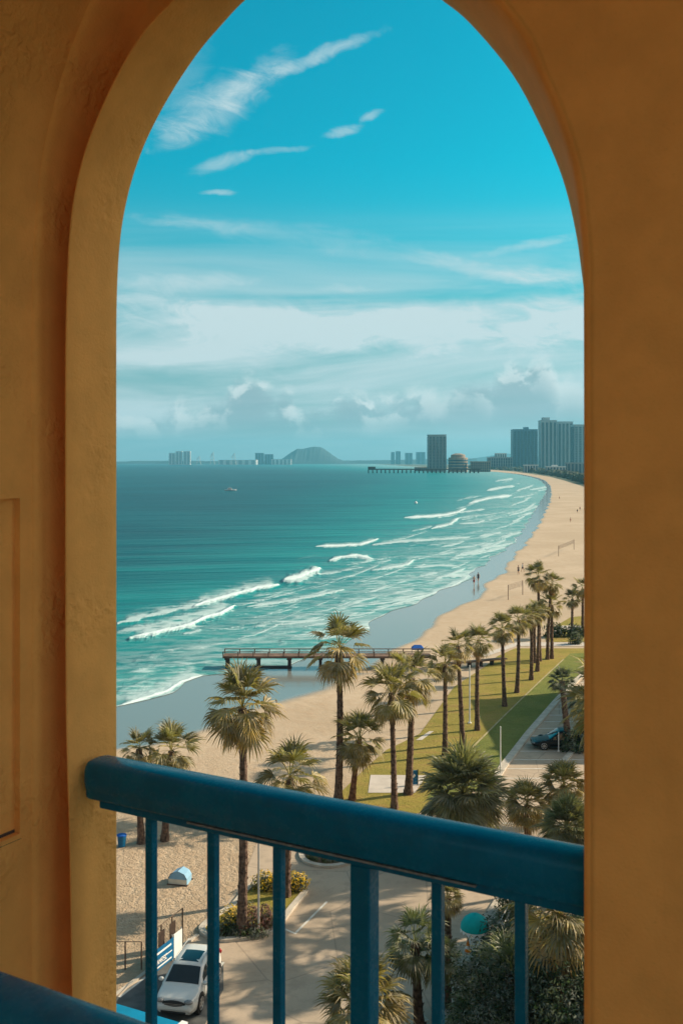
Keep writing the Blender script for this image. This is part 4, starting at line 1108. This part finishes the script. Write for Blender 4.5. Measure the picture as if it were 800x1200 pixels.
tower('tower_block','broad dark blue tower left of the tallest one','building',601,629.5,503.5,549.4,M_TOWB,.6,7,(.48,.66,.07),GB,slabs=22)
tower('tower_block','tallest pale blue tower with a stepped top','building',633.5,652,493,550.5,M_TOWC,.9,4,(.15,.6,.07),GB)
tower('tower_block','pale blue tower joined behind the tallest one','building',653,671,494.5,550,M_TOWC,.9,4,(.5,.95,.01),GB)
tower('tower_block','pale striped tower cut by the right wall','building',672.5,700,498,550.3,M_TOWC,.7,6,None,GB,slabs=26)
# round-ended tan building
Y=F*H/(553-HY); s=Y/F
rt=thing('round_building','low tan building with a domed roof beside the lone tower','building',((538-CX)*s,Y+25,0),0)
b=MB(); b.tube([(0,0,0),(0,0,30),(0,0,31)],[21,21,20],24); b.build('wall',M_TOWT,rt); b=MB(); b.tube([(0,0,31),(0,0,37),(0,0,40)],[16,15.5,6],20); b.build('roof',M_TOWT,rt)
for k in range(4): b=MB(); b.tube([(0,0,5+6*k),(0,0,8+6*k)],21.4,24); b.build('window_band',M_TOWG,rt)
GL='low buildings along the far shore'
tower('low_building','long low tan building right of the domed one','building',552,574,541.5,553,M_TOWT,.4,9,None,GL,slabs=4)
tower('low_building','long low grey building left of the dark blue tower','building',572,600,536.5,550,M_TOWA,.4,10,(.1,.5,.1),GL,slabs=4)
tower('low_building','small pale rooftop block behind the long low grey building','building',580,593,531.5,548,M_FARW,.4,5,None,GL)
tower('low_building','small white pavilion in front of the dark blue tower','building',614,630,545.5,554,M_FARW,.4,5,None,GL)
tower('low_building','low white building in front of the tallest tower','building',640,662,547.5,556.5,M_FARW,.3,6,(.3,.6,.3),GL)
tower('low_building','low grey building beside the right wall in front of the striped tower','building',664,690,543,556,M_TOWA,.3,6,None,GL)
tower('low_building','low tan block beside the lone tower base','building',486,500,548.2,552,M_TOWT,.4,6,None,GL)
# distant skyline across the bay
def far_box(name,label,x0,x1,yt,Y,mat,group,bays=3,base=545.0):
    s=Y/F; yb=HY+F*H/Y
    return tower(name,label,'building',x0,x1,yt,yb,mat,.6,bays,None,group,gmat=M_TOWA if mat is M_FARW else None)
GS='pale blocks on the horizon'
far_box('apartment_block','leftmost of the three white blocks on the horizon',198,205,531,7000,M_FARW,GS,2)
far_box('apartment_block','middle one of the three white blocks on the horizon',206,213.5,529,7000,M_FARW,GS,2)
far_box('apartment_block','rightmost of the three white blocks on the horizon',215,223,529,7000,M_FARW,GS,2)
GS2='towers on the horizon beyond the pier'
for x0,x1,yt,l in ((458,462,530,'thin left twin tower on the horizon beyond the pier'),(463.5,469,529,'thin right twin tower on the horizon beyond the pier'),(474.5,483,531,'blocky tower on the horizon between the twins and the lone tower'),(487.5,498,530,'broad tower on the horizon just left of the lone tower')):
    far_box('apartment_block',l,x0,x1,yt,8000,M_TOWB,GS2,2)
far_box('apartment_block','wide jagged block on the horizon left of the hill',299,309,531,7500,M_TOWB,GS,3)
far_box('apartment_block','lower jagged block on the horizon at the foot of the hill',310,320,532.5,7500,M_TOWB,GS,3)
far_box('harbour_shed','long white harbour shed on the horizon',256,300,539.2,7200,M_FARW,GS,6)
far_box('harbour_shed','long pale shed on the horizon in front of the hill',318,341,538.4,7200,M_FARW,GS,5)
# harbour cranes
for (x,h,l) in ((249,13,'tallest harbour crane on the horizon'),(274,12,'harbour crane with a steep jib above the white shed'),(233,8,'small harbour crane right of the three white blocks')):
    Y=7000.; s=Y/F; rt=thing('harbour_crane',l,'crane',((x-CX)*s,Y,0),0,'harbour cranes')
    hh=h*s+14
    b=MB(); b.tube([(-16,0,0),(-2,0,hh*.9)],1.6,4); b.tube([(16,0,0),(2,0,hh*.9)],1.6,4); b.tube([(-10,0,hh*.4),(10,0,hh*.4)],1.2,4); b.build('tower',M_POLE,rt)
    b=MB(); b.tube([(-18,0,hh*.55),(6,0,hh)],1.3,4); b.tube([(6,0,hh),(14,0,hh*.5)],.8,4); b.build('jib',M_POLE,rt)
# hill and far land
def ridge(name,pts,Y,depth,mat,seed):
    s=Y/F; b=MB(); xs=np.linspace(pts[0][0],pts[-1][0],90); px=[p[0] for p in pts]; py=[p[1] for p in pts]
    vs=[]; rows=[(0,0),(depth*.25,.55),(depth*.5,1.0),(depth*.75,.6),(depth,0)]
    for x in xs:
        z=H-(np.interp(x,px,py)-HY)*s; z+=(mn.noise(Vector((x*.35,seed,0)))+.5*mn.noise(Vector((x*1.1,seed,3))))*s*.55
        for yy,k in rows: vs.append(((x-CX)*s,Y+yy,max(-1,z*k*(1+.12*mn.noise(Vector((x*.2,yy,seed)))*(k<1))) if k else -1.0))
    n=5; fs=[]
    for i in range(len(xs)-1):
        for k in range(4): fs.append((i*n+k,(i+1)*n+k,(i+1)*n+k+1,i*n+k+1))
    b.add(vs,fs); o=b.build(name,mat); tag(o,kind='structure'); return o
ridge('hill',[(318,542),(326,538.5),(333,533),(340,528.5),(346,525),(352,525.5),(358,524),(366,522.5),(374,523),(380,526),(388,532),(396,537.5),(408,541.5),(418,542.5)],9000,900,M_HILL,2)
ridge('far_shore',[(120,541.5),(160,540),(200,539.9),(260,540.2),(330,540),(420,539.6),(450,539.2),(505,538),(560,537)],9600,300,M_HILL,5)
ridge('far_hills',[(540,541),(560,537),(580,534),(596,531),(610,532),(640,535),(720,538)],11800,900,M_HILL,8)
# trees and scrub along the coast road
r_=random.Random(21); b=MB()
for i in range(420):
    x=r_.uniform(548,700); yb=float(np.interp(x,[548,576,606,631,645,660,683,700],[549.4,550.4,552.6,555.5,557.5,560.5,566,571]))-r_.uniform(.3,3.2); yb=max(yb,548.6)
    p=G(x,yb); q=r_.uniform(3,7.5)
    n0=len(b.v); b.blob((p.x,p.y,q*.5),(q*.9,q*.9,q*.75),7,5,.5,tuple(c*r_.uniform(.7,1.2) for c in (.06,.08,.035)))
o=b.build('treeline',M_LEAF,color=True); tag(o,'dark scrub and trees lining the far coast road','trees',kind='stuff')

# ------------------------------------------------------------------ hotel: balcony, arch, railing
SA,CA=math.sin(R(29.25)),math.cos(R(29.25))
def P(u,d,z): return Vector((u*CA+d*SA,-u*SA+d*CA,z))
def onplane(x,y,d):
    t=(x-CX)/F; s=d/(t*SA+CA); return Vector((t*s,s,H-(y-HY)*s/F))
d1,d2=1.726,1.905
def spline(pts,n):
    pts=[Vector((p[0],p[1],0)) for p in pts]; out=[]; m=len(pts)
    # cumulative by segment, uniform per segment
    per=n
    for i in range(m-1):
        p0=pts[max(i-1,0)];p1=pts[i];p2=pts[i+1];p3=pts[min(i+2,m-1)]
        for k in range(per):
            t=k/per
            out.append(.5*((2*p1)+(-p0+p2)*t+(2*p0-5*p1+4*p2-p3)*t*t+(-p0+3*p1-3*p2+p3)*t**3))
    out.append(pts[-1]); return out
#      index-matched rows: back edge, front edge, groove/outer edge
ARCH=[((138,1500),(88,1500),(55,1500)),((138,1200),(86,1200),(55,1200)),((138,1000),(83,1000),(55,1000)),((138,850),(79,850),(55,850)),((138,700),(78,700),(55,700)),((138,541),(78,541),(55,541)),
((138,430),(78,440),(54.5,440)),((138.5,350),(79,360),(55,350)),((142,285),(82,285),(58,270)),((150,235),(88,230),(64,205)),((163,190),(100,180),(75,150)),((180,150),(118,132),(90,95)),((205,105),(143,80),(108,45)),((234,62),(171,36),(128,0)),((262,29),(203,2),(152,-40)),
((290,0),(240,-32),(190,-85)),((330,-27),(290,-62),(250,-130)),((370,-42),(350,-84),(330,-170)),((405,-46),(410,-90),(430,-200)),((440,-42),(470,-75),(600,-300)),((480,-28),(530,-42),(850,-400)),((517,0),(578,0),(1250,-560)),
((552,29),(612,43),(1700,-760)),((601,88),(632.5,88),(2150,-800)),((635,151),(655,142),(2380,-560)),((659,208),(672,200),(2400,-200)),((673,262),(679.5,257),(2400,0)),((681,312),(683,310),(2400,200)),((687,380),(683.3,380),(2400,380)),((689,541),(683.5,541),(2400,541)),((689,700),(683.5,700),(2400,700)),((689,850),(683.5,850),(2400,850)),((689,1000),(683.5,1000),(2400,1000)),((689,1200),(683.5,1200),(2400,1200)),((689,1500),(683.5,1500),(2400,1500))]
NS=5
Bc=[onplane(p.x,p.y,d2) for p in spline([a[0] for a in ARCH],NS)]
Fc=[onplane(p.x,p.y,d1) for p in spline([a[1] for a in ARCH],NS)]
Gc=[onplane(p.x,p.y,d1) for p in spline([a[2] for a in ARCH],NS)]
nA=len(Bc); nvec=Vector((SA,CA,0))
ti=np.arange(nA)/NS
rec=[.13*max(0.0,min(1.0,(17-t)/4.0)) for t in ti]     # channel depth, fades out over the crown
rows=[]
back_out=[]
cB=sum(Bc,Vector())/nA
for i in range(nA):
    o=(Bc[i]-Vector((0,0,0))); u=o.dot(Vector((CA,-SA,0))); 
    du=-3.0 if ti[i]<17 else 3.5
    back_out.append(Bc[i]+Vector((CA,-SA,0))*(du*(1 if (ti[i]<13 or ti[i]>23) else (ti[i]-18)/5 if ti[i]>=17 else (18-ti[i])/5))+Vector((0,0,2.2 if 8<ti[i]<28 else (0 if ti[i]<=6 or ti[i]>=29 else 1.0))))
def bez(i):
    Rw=[]
    r_edge=.006; ch=.004 if ti[i]<17 else .010
    f=Fc[i]; inn=(Bc[i]-Fc[i])-nvec*(d2-d1); g=Gc[i]; out=(g-f); out=out-nvec*out.dot(nvec); ol=out.length; on=out/ol
    Rw.append(back_out[i]); Rw.append(Bc[i]+on*.0+on*.004); Rw.append(Bc[i]-nvec*.006)
    rv=(Bc[i]-f)
    for t in (.75,.5,.25): Rw.append(f+rv*t)
    Rw.append(f+rv.normalized()*ch); Rw.append(f+rv.normalized()*ch*.3+on*ch*.3); Rw.append(f+on*ch)
    k=rec[i]
    cw=min(ol*.5,.05) if ti[i]<17 else .03
    Rw.append(f+on*(ch+.004)+nvec*k*.15); Rw.append(f+on*.014+nvec*k*.8); Rw.append(f+on*.022+nvec*k)
    Rw.append(f+on*(ol*.55)+nvec*k)
    # rounded shoulder up to the side wall surface
    rr=.035 if ti[i]<17 else .03
    Rw.append(g+nvec*(k)-on*.012); Rw.append(g+nvec*(k*.75)-on*.004); Rw.append(g+nvec*k*.35+on*.004)
    for q in (15,40,65,90):
        a=R(q); Rw.append(g-nvec*rr*math.sin(a)+on*rr*.35*(1-math.cos(a)))
    return Rw
rows=[bez(i) for i in range(nA)]
nr=len(rows[0]); b=MB(); vs=[p for r_ in rows for p in r_]; fs=[]
for i in range(nA-1):
    for k in range(nr-1): fs.append((i*nr+k,i*nr+k+1,(i+1)*nr+k+1,(i+1)*nr+k))
b.add(vs,fs)
aw=thing('arched_wall','ochre stucco wall with the tall rounded arch framing the sea','wall',P(-.5,d1,20.25))
def under(o,root):
    o.parent=root; o.matrix_parent_inverse=Matrix.Translation(root.location).inverted(); return o
under(b.build('arch_surround',M_WALL,smooth=True),aw)
# side wall, vault and right side running back from the arch
i0=5*NS  # index at eye level on the left
b=MB(); vs=[];fs=[]
dep=[0,.3,.8,1.5,2.6,3.6]
idx=list(range(i0,nA))
for i in idx:
    g=rows[i][-1]
    for q in dep: vs.append(g-nvec*min(q,3.6 if ti[i]<22 else .25))
n=len(dep)
for a in range(len(idx)-1):
    for k in range(n-1): fs.append((a*n+k,a*n+k+1,(a+1)*n+k+1,(a+1)*n+k))
b.add(vs,fs); under(b.build('vault',M_WALL,smooth=True),aw)
# left lower side wall with the recessed panel
gl=rows[i0][-1]; u0=gl.x*CA-gl.y*SA; dA=gl.x*SA+gl.y*CA
gz=gl.z; z0=20.25
def quadp(b,u,da,db,za,zb_): b.add([P(u,da,za),P(u,db,za),P(u,db,zb_),P(u,da,zb_)],[(0,1,2,3)])
pu,pd0,pd1,pz0,pz1=u0-.018,.45,1.655,21.135,21.915
b=MB(); gb=rows[0][-1]
dd_=gl.x*SA+gl.y*CA
quadp(b,u0,dd_,pd1,z0-.3,gz); quadp(b,u0,pd1,pd0,pz1,gz); quadp(b,u0,pd1,pd0,z0-.3,pz0); quadp(b,u0,pd0,dd_-3.6,z0-.3,gz)
# panel reveals
for (da,za,db,zb_) in ((pd1,pz0,pd1,pz1),(pd1,pz1,pd0,pz1),(pd0,pz1,pd0,pz0),(pd0,pz0,pd1,pz0)):
    b.add([P(u0,da,za),P(pu-.001,da,za),P(pu-.001,db,zb_),P(u0,db,zb_)],[(0,1,2,3)])
under(b.build('side_wall',M_WALL),aw)
b=MB(); quadp(b,pu,pd1,pd0,pz0,pz1); under(b.build('recessed_panel',M_WALL),aw)
b=MB(); b.add([P(u0+.001,pd1+.004,pz0-.012),P(u0+.001,pd0,pz0-.012),P(pu,pd0,pz0-.002),P(pu,pd1,pz0-.002)],[(0,1,2,3)])
b.add([P(pu+.0005,pd1,pz0-.002),P(pu+.0005,pd0,pz0-.002),P(pu+.0005,pd0,pz0+.008),P(pu+.0005,pd1,pz0+.008)],[(0,1,2,3)])
under(b.build('panel_ledge_shadow',M_WOODD),aw)  # dark ledge strip, the shadow at the panel's foot put into its colour
# floor
b=MB(); b.add([P(-2.2,-1.9,z0),P(1.6,-1.9,z0),P(1.6,d2,z0),P(-2.2,d2,z0),P(-2.2,-1.9,z0-.25),P(1.6,-1.9,z0-.25),P(1.6,d2,z0-.25),P(-2.2,d2,z0-.25)],[(3,2,1,0),(4,5,6,7),(2,3,7,6)])
tag(b.build('balcony_floor',M_FLOORT),kind='structure')
# hotel body below, behind and beside
def hbox(name,label,u0_,u1_,da,db,za,zb_,mat=None):
    b=MB(); pts=[P(u0_,da,0),P(u1_,da,0),P(u1_,db,0),P(u0_,db,0)]; b.prism([(p.x,p.y) for p in pts],za,zb_)
    o=b.build(name,mat or M_WALL_EXT); tag(o,label,'building'); return o
hbox('hotel_building','hotel storeys under the balcony floor',-12,1.6,-9,1.70,0,z0-.27)
# railing
rt=thing('balcony_railing','glossy blue metal railing spanning the arch opening','railing',P(-1.7,1.80,z0))
ztop=21.291
def bar(u_a,u_b,da,db,za,zb_,name,mat=M_RAIL,bev=.0,root=None,seg=3):
    b=MB(); pts=[P(u_a,da,0),P(u_b,da,0),P(u_b,db,0),P(u_a,db,0)]
    vs=[(p.x,p.y,za) for p in pts]+[(p.x,p.y,zb_) for p in pts]
    b.add(vs,[(3,2,1,0),(4,5,6,7),(0,1,5,4),(1,2,6,5),(2,3,7,6),(3,0,4,7)])
    o=under(b.build(name,mat),root or rt)
    if bev: bevel(o,bev,seg); 
    return o
def handrail(root,ua,ub,dc,zt):
    # moulded section swept along the wall direction: domed top, swelling side, recessed lower fillet
    sec=[(-.030,-.090),(-.036,-.0885),(-.0375,-.083),(-.0375,-.070),(-.0395,-.066),(-.042,-.058),(-.0435,-.048),(-.044,-.034),(-.0432,-.022),(-.0405,-.013),(-.036,-.006),(-.029,-.0018),(-.018,.0005),(0,.0015),(.018,.0005),(.029,-.0018),(.036,-.006),(.0405,-.013),(.0435,-.024),(.0435,-.048),(.0375,-.07),(.036,-.0885),(.030,-.090)]
    b=MB(); vs=[]; us=[ua,ua+.003,ua+.012,ub-.012,ub-.003,ub]; sc_=[.86,.95,1,1,.95,.86]
    for u_,k in zip(us,sc_):
        for dd0,zz in sec: vs.append(P(u_,dc+dd0*k,zt+(-.045+(zz+.045)*k)))
    n=len(sec); fs=[]
    for i in range(len(us)-1):
        for k in range(n): fs.append((i*n+k,i*n+(k+1)%n,(i+1)*n+(k+1)%n,(i+1)*n+k))
    fs.append(tuple(range(n))); fs.append(tuple(range((len(us)-1)*n,len(us)*n))[::-1]); b.add(vs,fs)
    o=under(b.build('handrail',M_RAIL,smooth=True),root); o.data.polygons[-1].use_smooth=False; o.data.polygons[-2].use_smooth=False
    bar(ua+.035,ub-.01,dc-.026,dc+.026,zt-.110,zt-.0905,'under_rail',root=root,bev=.003)
    bar(ua+.30,ub-.3,dc-.0335,dc-.0255,zt-.097,zt-.093,'worn_edge',M_CHIP,root=root)
handrail(rt,-1.684,-.40,1.80,ztop)
def u_at(x,d):
    t=(x-CX)/F; return d*(t*CA-SA)/(t*SA+CA)
for x in (177.5,250,327,513,610.5):
    u_=u_at(x,1.80); bar(u_-.0105,u_+.0105,1.7895,1.8105,z0+.12,ztop-.1102,'baluster',bev=.0025,root=rt)
u_=u_at(427,1.80); bar(u_-.0225,u_+.0225,1.7775,1.8225,z0+.0,ztop-.1102,'post',bev=.004,root=rt)
bar(-1.70,-.42,1.785,1.815,z0+.09,z0+.12,'bottom_rail',bev=.003,root=rt)
# nearer parallel rail, low left
rt2=thing('inner_railing','nearer blurred blue rail crossing the lower left corner','railing',P(-1.6,.965,z0))
handrail(rt2,-1.74,-.30,.965,21.28)
for u_ in (-1.6,-1.45,-1.3): bar(u_-.0105,u_+.0105,.9545,.9755,z0,ztop-.1102,'baluster',bev=.0025,root=rt2)
for u_ in (-.5,): bar(u_-.0105,u_+.0105,.9545,.9755,z0,ztop-.1102,'post',bev=.0025,root=rt2)
# blue ledge of the terrace below (seen at the lower left between jamb and rail)
zc=12.0
A=at_depth(150,1180,F*(H-zc)/(1180-HY)); B=at_depth(219,1200.5,F*(H-zc)/(1200.5-HY))
dv=(B-A).normalized(); A2=A-dv*12; nn=Vector((dv.y,-dv.x,0)); nn=nn if nn.y<0 else -nn
rt=thing('blue_awning','bright blue flat awning edge of the floor below, in front of the white car','awning',(A.x,A.y,0))
b=MB(); pts=[A2,B,B+nn*5,A2+nn*5]; b.prism([(p.x,p.y) for p in pts],zc-.35,zc); under(b.build('awning_top',M_RAILTOP),rt)
b=MB(); pts=[B-dv*.10,B+dv*.02,B+dv*.02+nn*5,B-dv*.10+nn*5]; b.prism([(p.x,p.y) for p in pts],zc+.002,zc+.05); under(b.build('end_trim',M_WHITEB),rt)
# wings that shade the balcony, plaza and lawn (right of the arch, beyond the jamb)
def wing(label,x0,x1,y0,y1,h):
    rt=thing('hotel_wing',label,'building',(x0,y0,0)); W=x1-x0; D=y1-y0
    MB().box(0,W,0,D,0,h).build('wall',M_HOTEL,rt); MB().box(-.3,W+.3,-.3,D+.3,h,h+.4).build('roof',M_KERB,rt)
    k=0
    for z in np.arange(1.2,h-1.5,3.1):
        for y in np.arange(1.2,D-1.6,3.4):
            if k<60: MB().box(-.03,-.003,y,y+1.4,z,z+1.5).build('window',M_GLASS,rt); k+=1
wing('tall hotel wing just right of the balcony',17,31,1,14.5,40)
wing('low hotel wing along the plaza, right of the dark garden',17.5,31,15,50,10.0)
wing('low pavilion right of the shaded parking',27,46,78,97,8.8)

# ------------------------------------------------------------------ haze
HZ=bpy.data.materials.new('air'); HZ.use_nodes=True; nt=HZ.node_tree; nt.nodes.clear()
pv=nt.nodes.new('ShaderNodeVolumePrincipled'); ou=nt.nodes.new('ShaderNodeOutputMaterial'); nt.links.new(pv.outputs[0],ou.inputs['Volume'])
pv.inputs['Color'].default_value=(.20,.70,.98,1); pv.inputs['Density'].default_value=.8e-4; pv.inputs['Anisotropy'].default_value=.2
b=MB(); b.box(-15500,15500,-3000,14900,-2.6,330); tag(b.build('haze',HZ),'pale sea haze softening the far towers and the hill','haze',kind='stuff')

# ------------------------------------------------------------------ sky, sun, camera
SUN_EL=R(30); SUN_B=R(20)   # sun direction: to the right (+X) and a little ahead (+Y)
world=bpy.data.worlds.new('World'); sc.world=world; world.use_nodes=True
nt=world.node_tree; t=NT(nt); bg=nt.nodes['Background']; bg.inputs[1].default_value=.12
sky=nt.nodes.new('ShaderNodeTexSky'); sky.sky_type='NISHITA'; sky.sun_disc=False; sky.sun_elevation=SUN_EL; sky.sun_rotation=R(90)-SUN_B
sky.air_density=1.0; sky.dust_density=1.2; sky.ozone_density=1.5
tc=nt.nodes.new('ShaderNodeTexCoord'); D=E(t,tc.outputs['Generated'])
x,y,z=t.sep(D)
az=t.math('ARCTAN2',x,y); hor=t.math('SQRT',x*x+y*y); el=t.math('ARCTAN2',z,hor)
def AE(px,py):
    a=math.atan((px-CX)/F); e=math.atan((HY-py)/F*math.cos(a)); return a,e
wn=t.noise(D,6,4,.6,color=True); wx_,wyy,wz=t.sep(wn)
azw=az+(wx_-.5)*.035; elw=el+(wyy-.5)*.022
wn2=t.noise(D,26,4,.62,color=True); ax,ay,_=t.sep(wn2); azw=azw+(ax-.5)*.012; elw=elw+(ay-.5)*.012
fine=t.noise(t.comb(az*16-el*6,el*46+az*7,0.0),1.0,8,.68,1.0)
def wisp(px,py,slope,ln,wd,stg,edge=.55):
    a0,e0=AE(px,py); c=math.cos(math.atan(-slope)); s_=math.sin(math.atan(-slope))
    u=((azw-a0)*c+(elw-e0)*s_)*(F/ln); v=((elw-e0)*c-(azw-a0)*s_)*(F/wd)
    r2=u*u+v*v
    return t.smooth(r2-(fine-.5)*3.4,1.6,-1.0)*(stg*1.05)
cl=None
for a in [(246,128,-.55,72,24,.62),(300,92,-.75,52,15,.5),(375,62,-.32,70,8,.6),(212,158,-.5,36,13,.45),(215,90,-1.6,60,26,.16),
          (262,188,-.25,38,8,.55),(325,174,-.12,36,4,.35),(400,152,-.22,24,6,.62),(438,134,-.2,15,5,.62),(254,223,0,20,3.5,.55),
          (230,262,.08,90,7,.28),(330,275,.1,150,14,.22),(590,320,.24,120,9,.5),(640,322,.1,60,10,.4),(622,286,-.16,62,6,.42),
          (215,330,-.05,90,11,.42),(400,336,0,36,5,.25),(250,362,.07,150,10,.62),(420,385,.05,300,30,.60),(560,385,-.02,190,30,.5),(300,385,.08,190,10,.4),(230,420,.0,150,22,.35),(660,370,-.1,60,22,.45)]:
    w_=wisp(*a); cl=w_ if cl is None else t.math('ADD',cl,w_,clamp=True)
# thin veil streaks everywhere lower down (and round the whole horizon)
veil=t.noise(t.comb(az*2.2,el*17-az*.6,2.0),1.0,6,.6,.6)
band=t.smooth(el,.26,.12)*t.smooth(el,-.02,.05)
cl=t.math('ADD',cl,t.smooth(veil,.32,.66)*band*.85,clamp=True)
cl=t.math('ADD',cl,t.smooth(el,.17,.03)*.22,clamp=True)
# extra veil added to the unseen sky behind the viewer, whitening the wall light
cl=t.math('ADD',cl,t.smooth(y,.35,-.5)*.3*t.smooth(t.noise(D,2.5,5,.6),.3,.6),clamp=True)
# cumulus bank above the horizon
prof=None
for (px,py,wd) in [(292,440,28),(262,462,34),(222,478,50),(180,488,34),(335,466,18),(372,474,26),(415,464,34),(455,470,40),(500,452,50),(548,432,36),(600,420,30),(628,412,22),(665,438,38),(710,450,60),(90,470,70),(-60,460,90),(850,445,90)]:
    a0,e0=AE(px,py); d_=(azw-a0)*(F/wd/1.9); g_=t.math('EXPONENT',d_*d_*-1.0)*e0
    prof=g_ if prof is None else prof.max(g_)
def cumn(dx=0.0,dz=0.0):
    vec=t.comb((az+dx)*15,(el+dz)*21,5.0)
    return t.noise(vec,1.0,7,.60,.25)*.86+(1.0-t.voronoi(t.comb((az+dx)*60,(el+dz)*75,9.0),1.0,'SMOOTH_F1'))*.14
n0=cumn(); n1=cumn(.018,.013)
dens=t.smooth(prof-el+(n0-.52)*.095,-.004,.020)*t.smooth(el,.014,.05)
light=t.smooth(n0-n1,-.045,.06)*t.smooth(prof-el,.05,-.005)
skc=E(t,sky.outputs[0])
# exposure-balanced colour of the clear sky, from the physical sky
clear=t.mix(1.0,skc,(.0,.80,.76),'MULTIPLY')
clear=t.mix(t.smooth(el,.30,.02)*.82,clear,(1.45,2.2,2.45))
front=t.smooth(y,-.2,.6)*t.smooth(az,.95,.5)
clear=t.mix(front,t.mix(t.smooth(az,.45,1.0)*t.smooth(az,2.9,2.0),t.mix(1.0,skc,(.66,.52,.38),'MULTIPLY'),t.mix(1.0,skc,(1.5,1.3,1.0),'MULTIPLY')),clear)  # unseen right sky brightened, rear sky warmed, to light the balcony walls
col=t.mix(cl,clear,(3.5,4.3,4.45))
cum=t.mix(light,(1.75,2.5,2.75),(5.2,5.5,5.4))
col=t.mix(dens*.75,col,cum)
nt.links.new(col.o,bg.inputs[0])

sl=bpy.data.lights.new('sun','SUN'); sl.energy=4.6; sl.angle=R(.55); sl.color=(1,.83,.60)
so=bpy.data.objects.new('sun',sl); COL.objects.link(so)
sd=Vector((math.cos(SUN_B)*math.cos(SUN_EL),math.sin(SUN_B)*math.cos(SUN_EL),math.sin(SUN_EL)))
so.rotation_euler=(-sd).to_track_quat('-Z','Y').to_euler(); so.location=(30,10,60)

cam=bpy.data.cameras.new('camera'); co=bpy.data.objects.new('camera',cam); COL.objects.link(co); sc.camera=co
co.location=(0,0,H); co.rotation_euler=(R(90),0,0)
cam.sensor_fit='VERTICAL'; cam.sensor_height=36; cam.lens=36*F/1200; cam.shift_y=-(600-HY)/1200; cam.clip_start=.02; cam.clip_end=60000
cam.dof.use_dof=True; cam.dof.focus_distance=70; cam.dof.aperture_fstop=13
sc.view_settings.view_transform='Standard'; sc.view_settings.look='None'; sc.view_settings.exposure=0.55; sc.view_settings.gamma=1
sc.cycles.max_bounces=8; sc.cycles.diffuse_bounces=5; sc.cycles.glossy_bounces=3; sc.cycles.volume_bounces=0; sc.cycles.transparent_max_bounces=8
sc.cycles.use_denoising=True
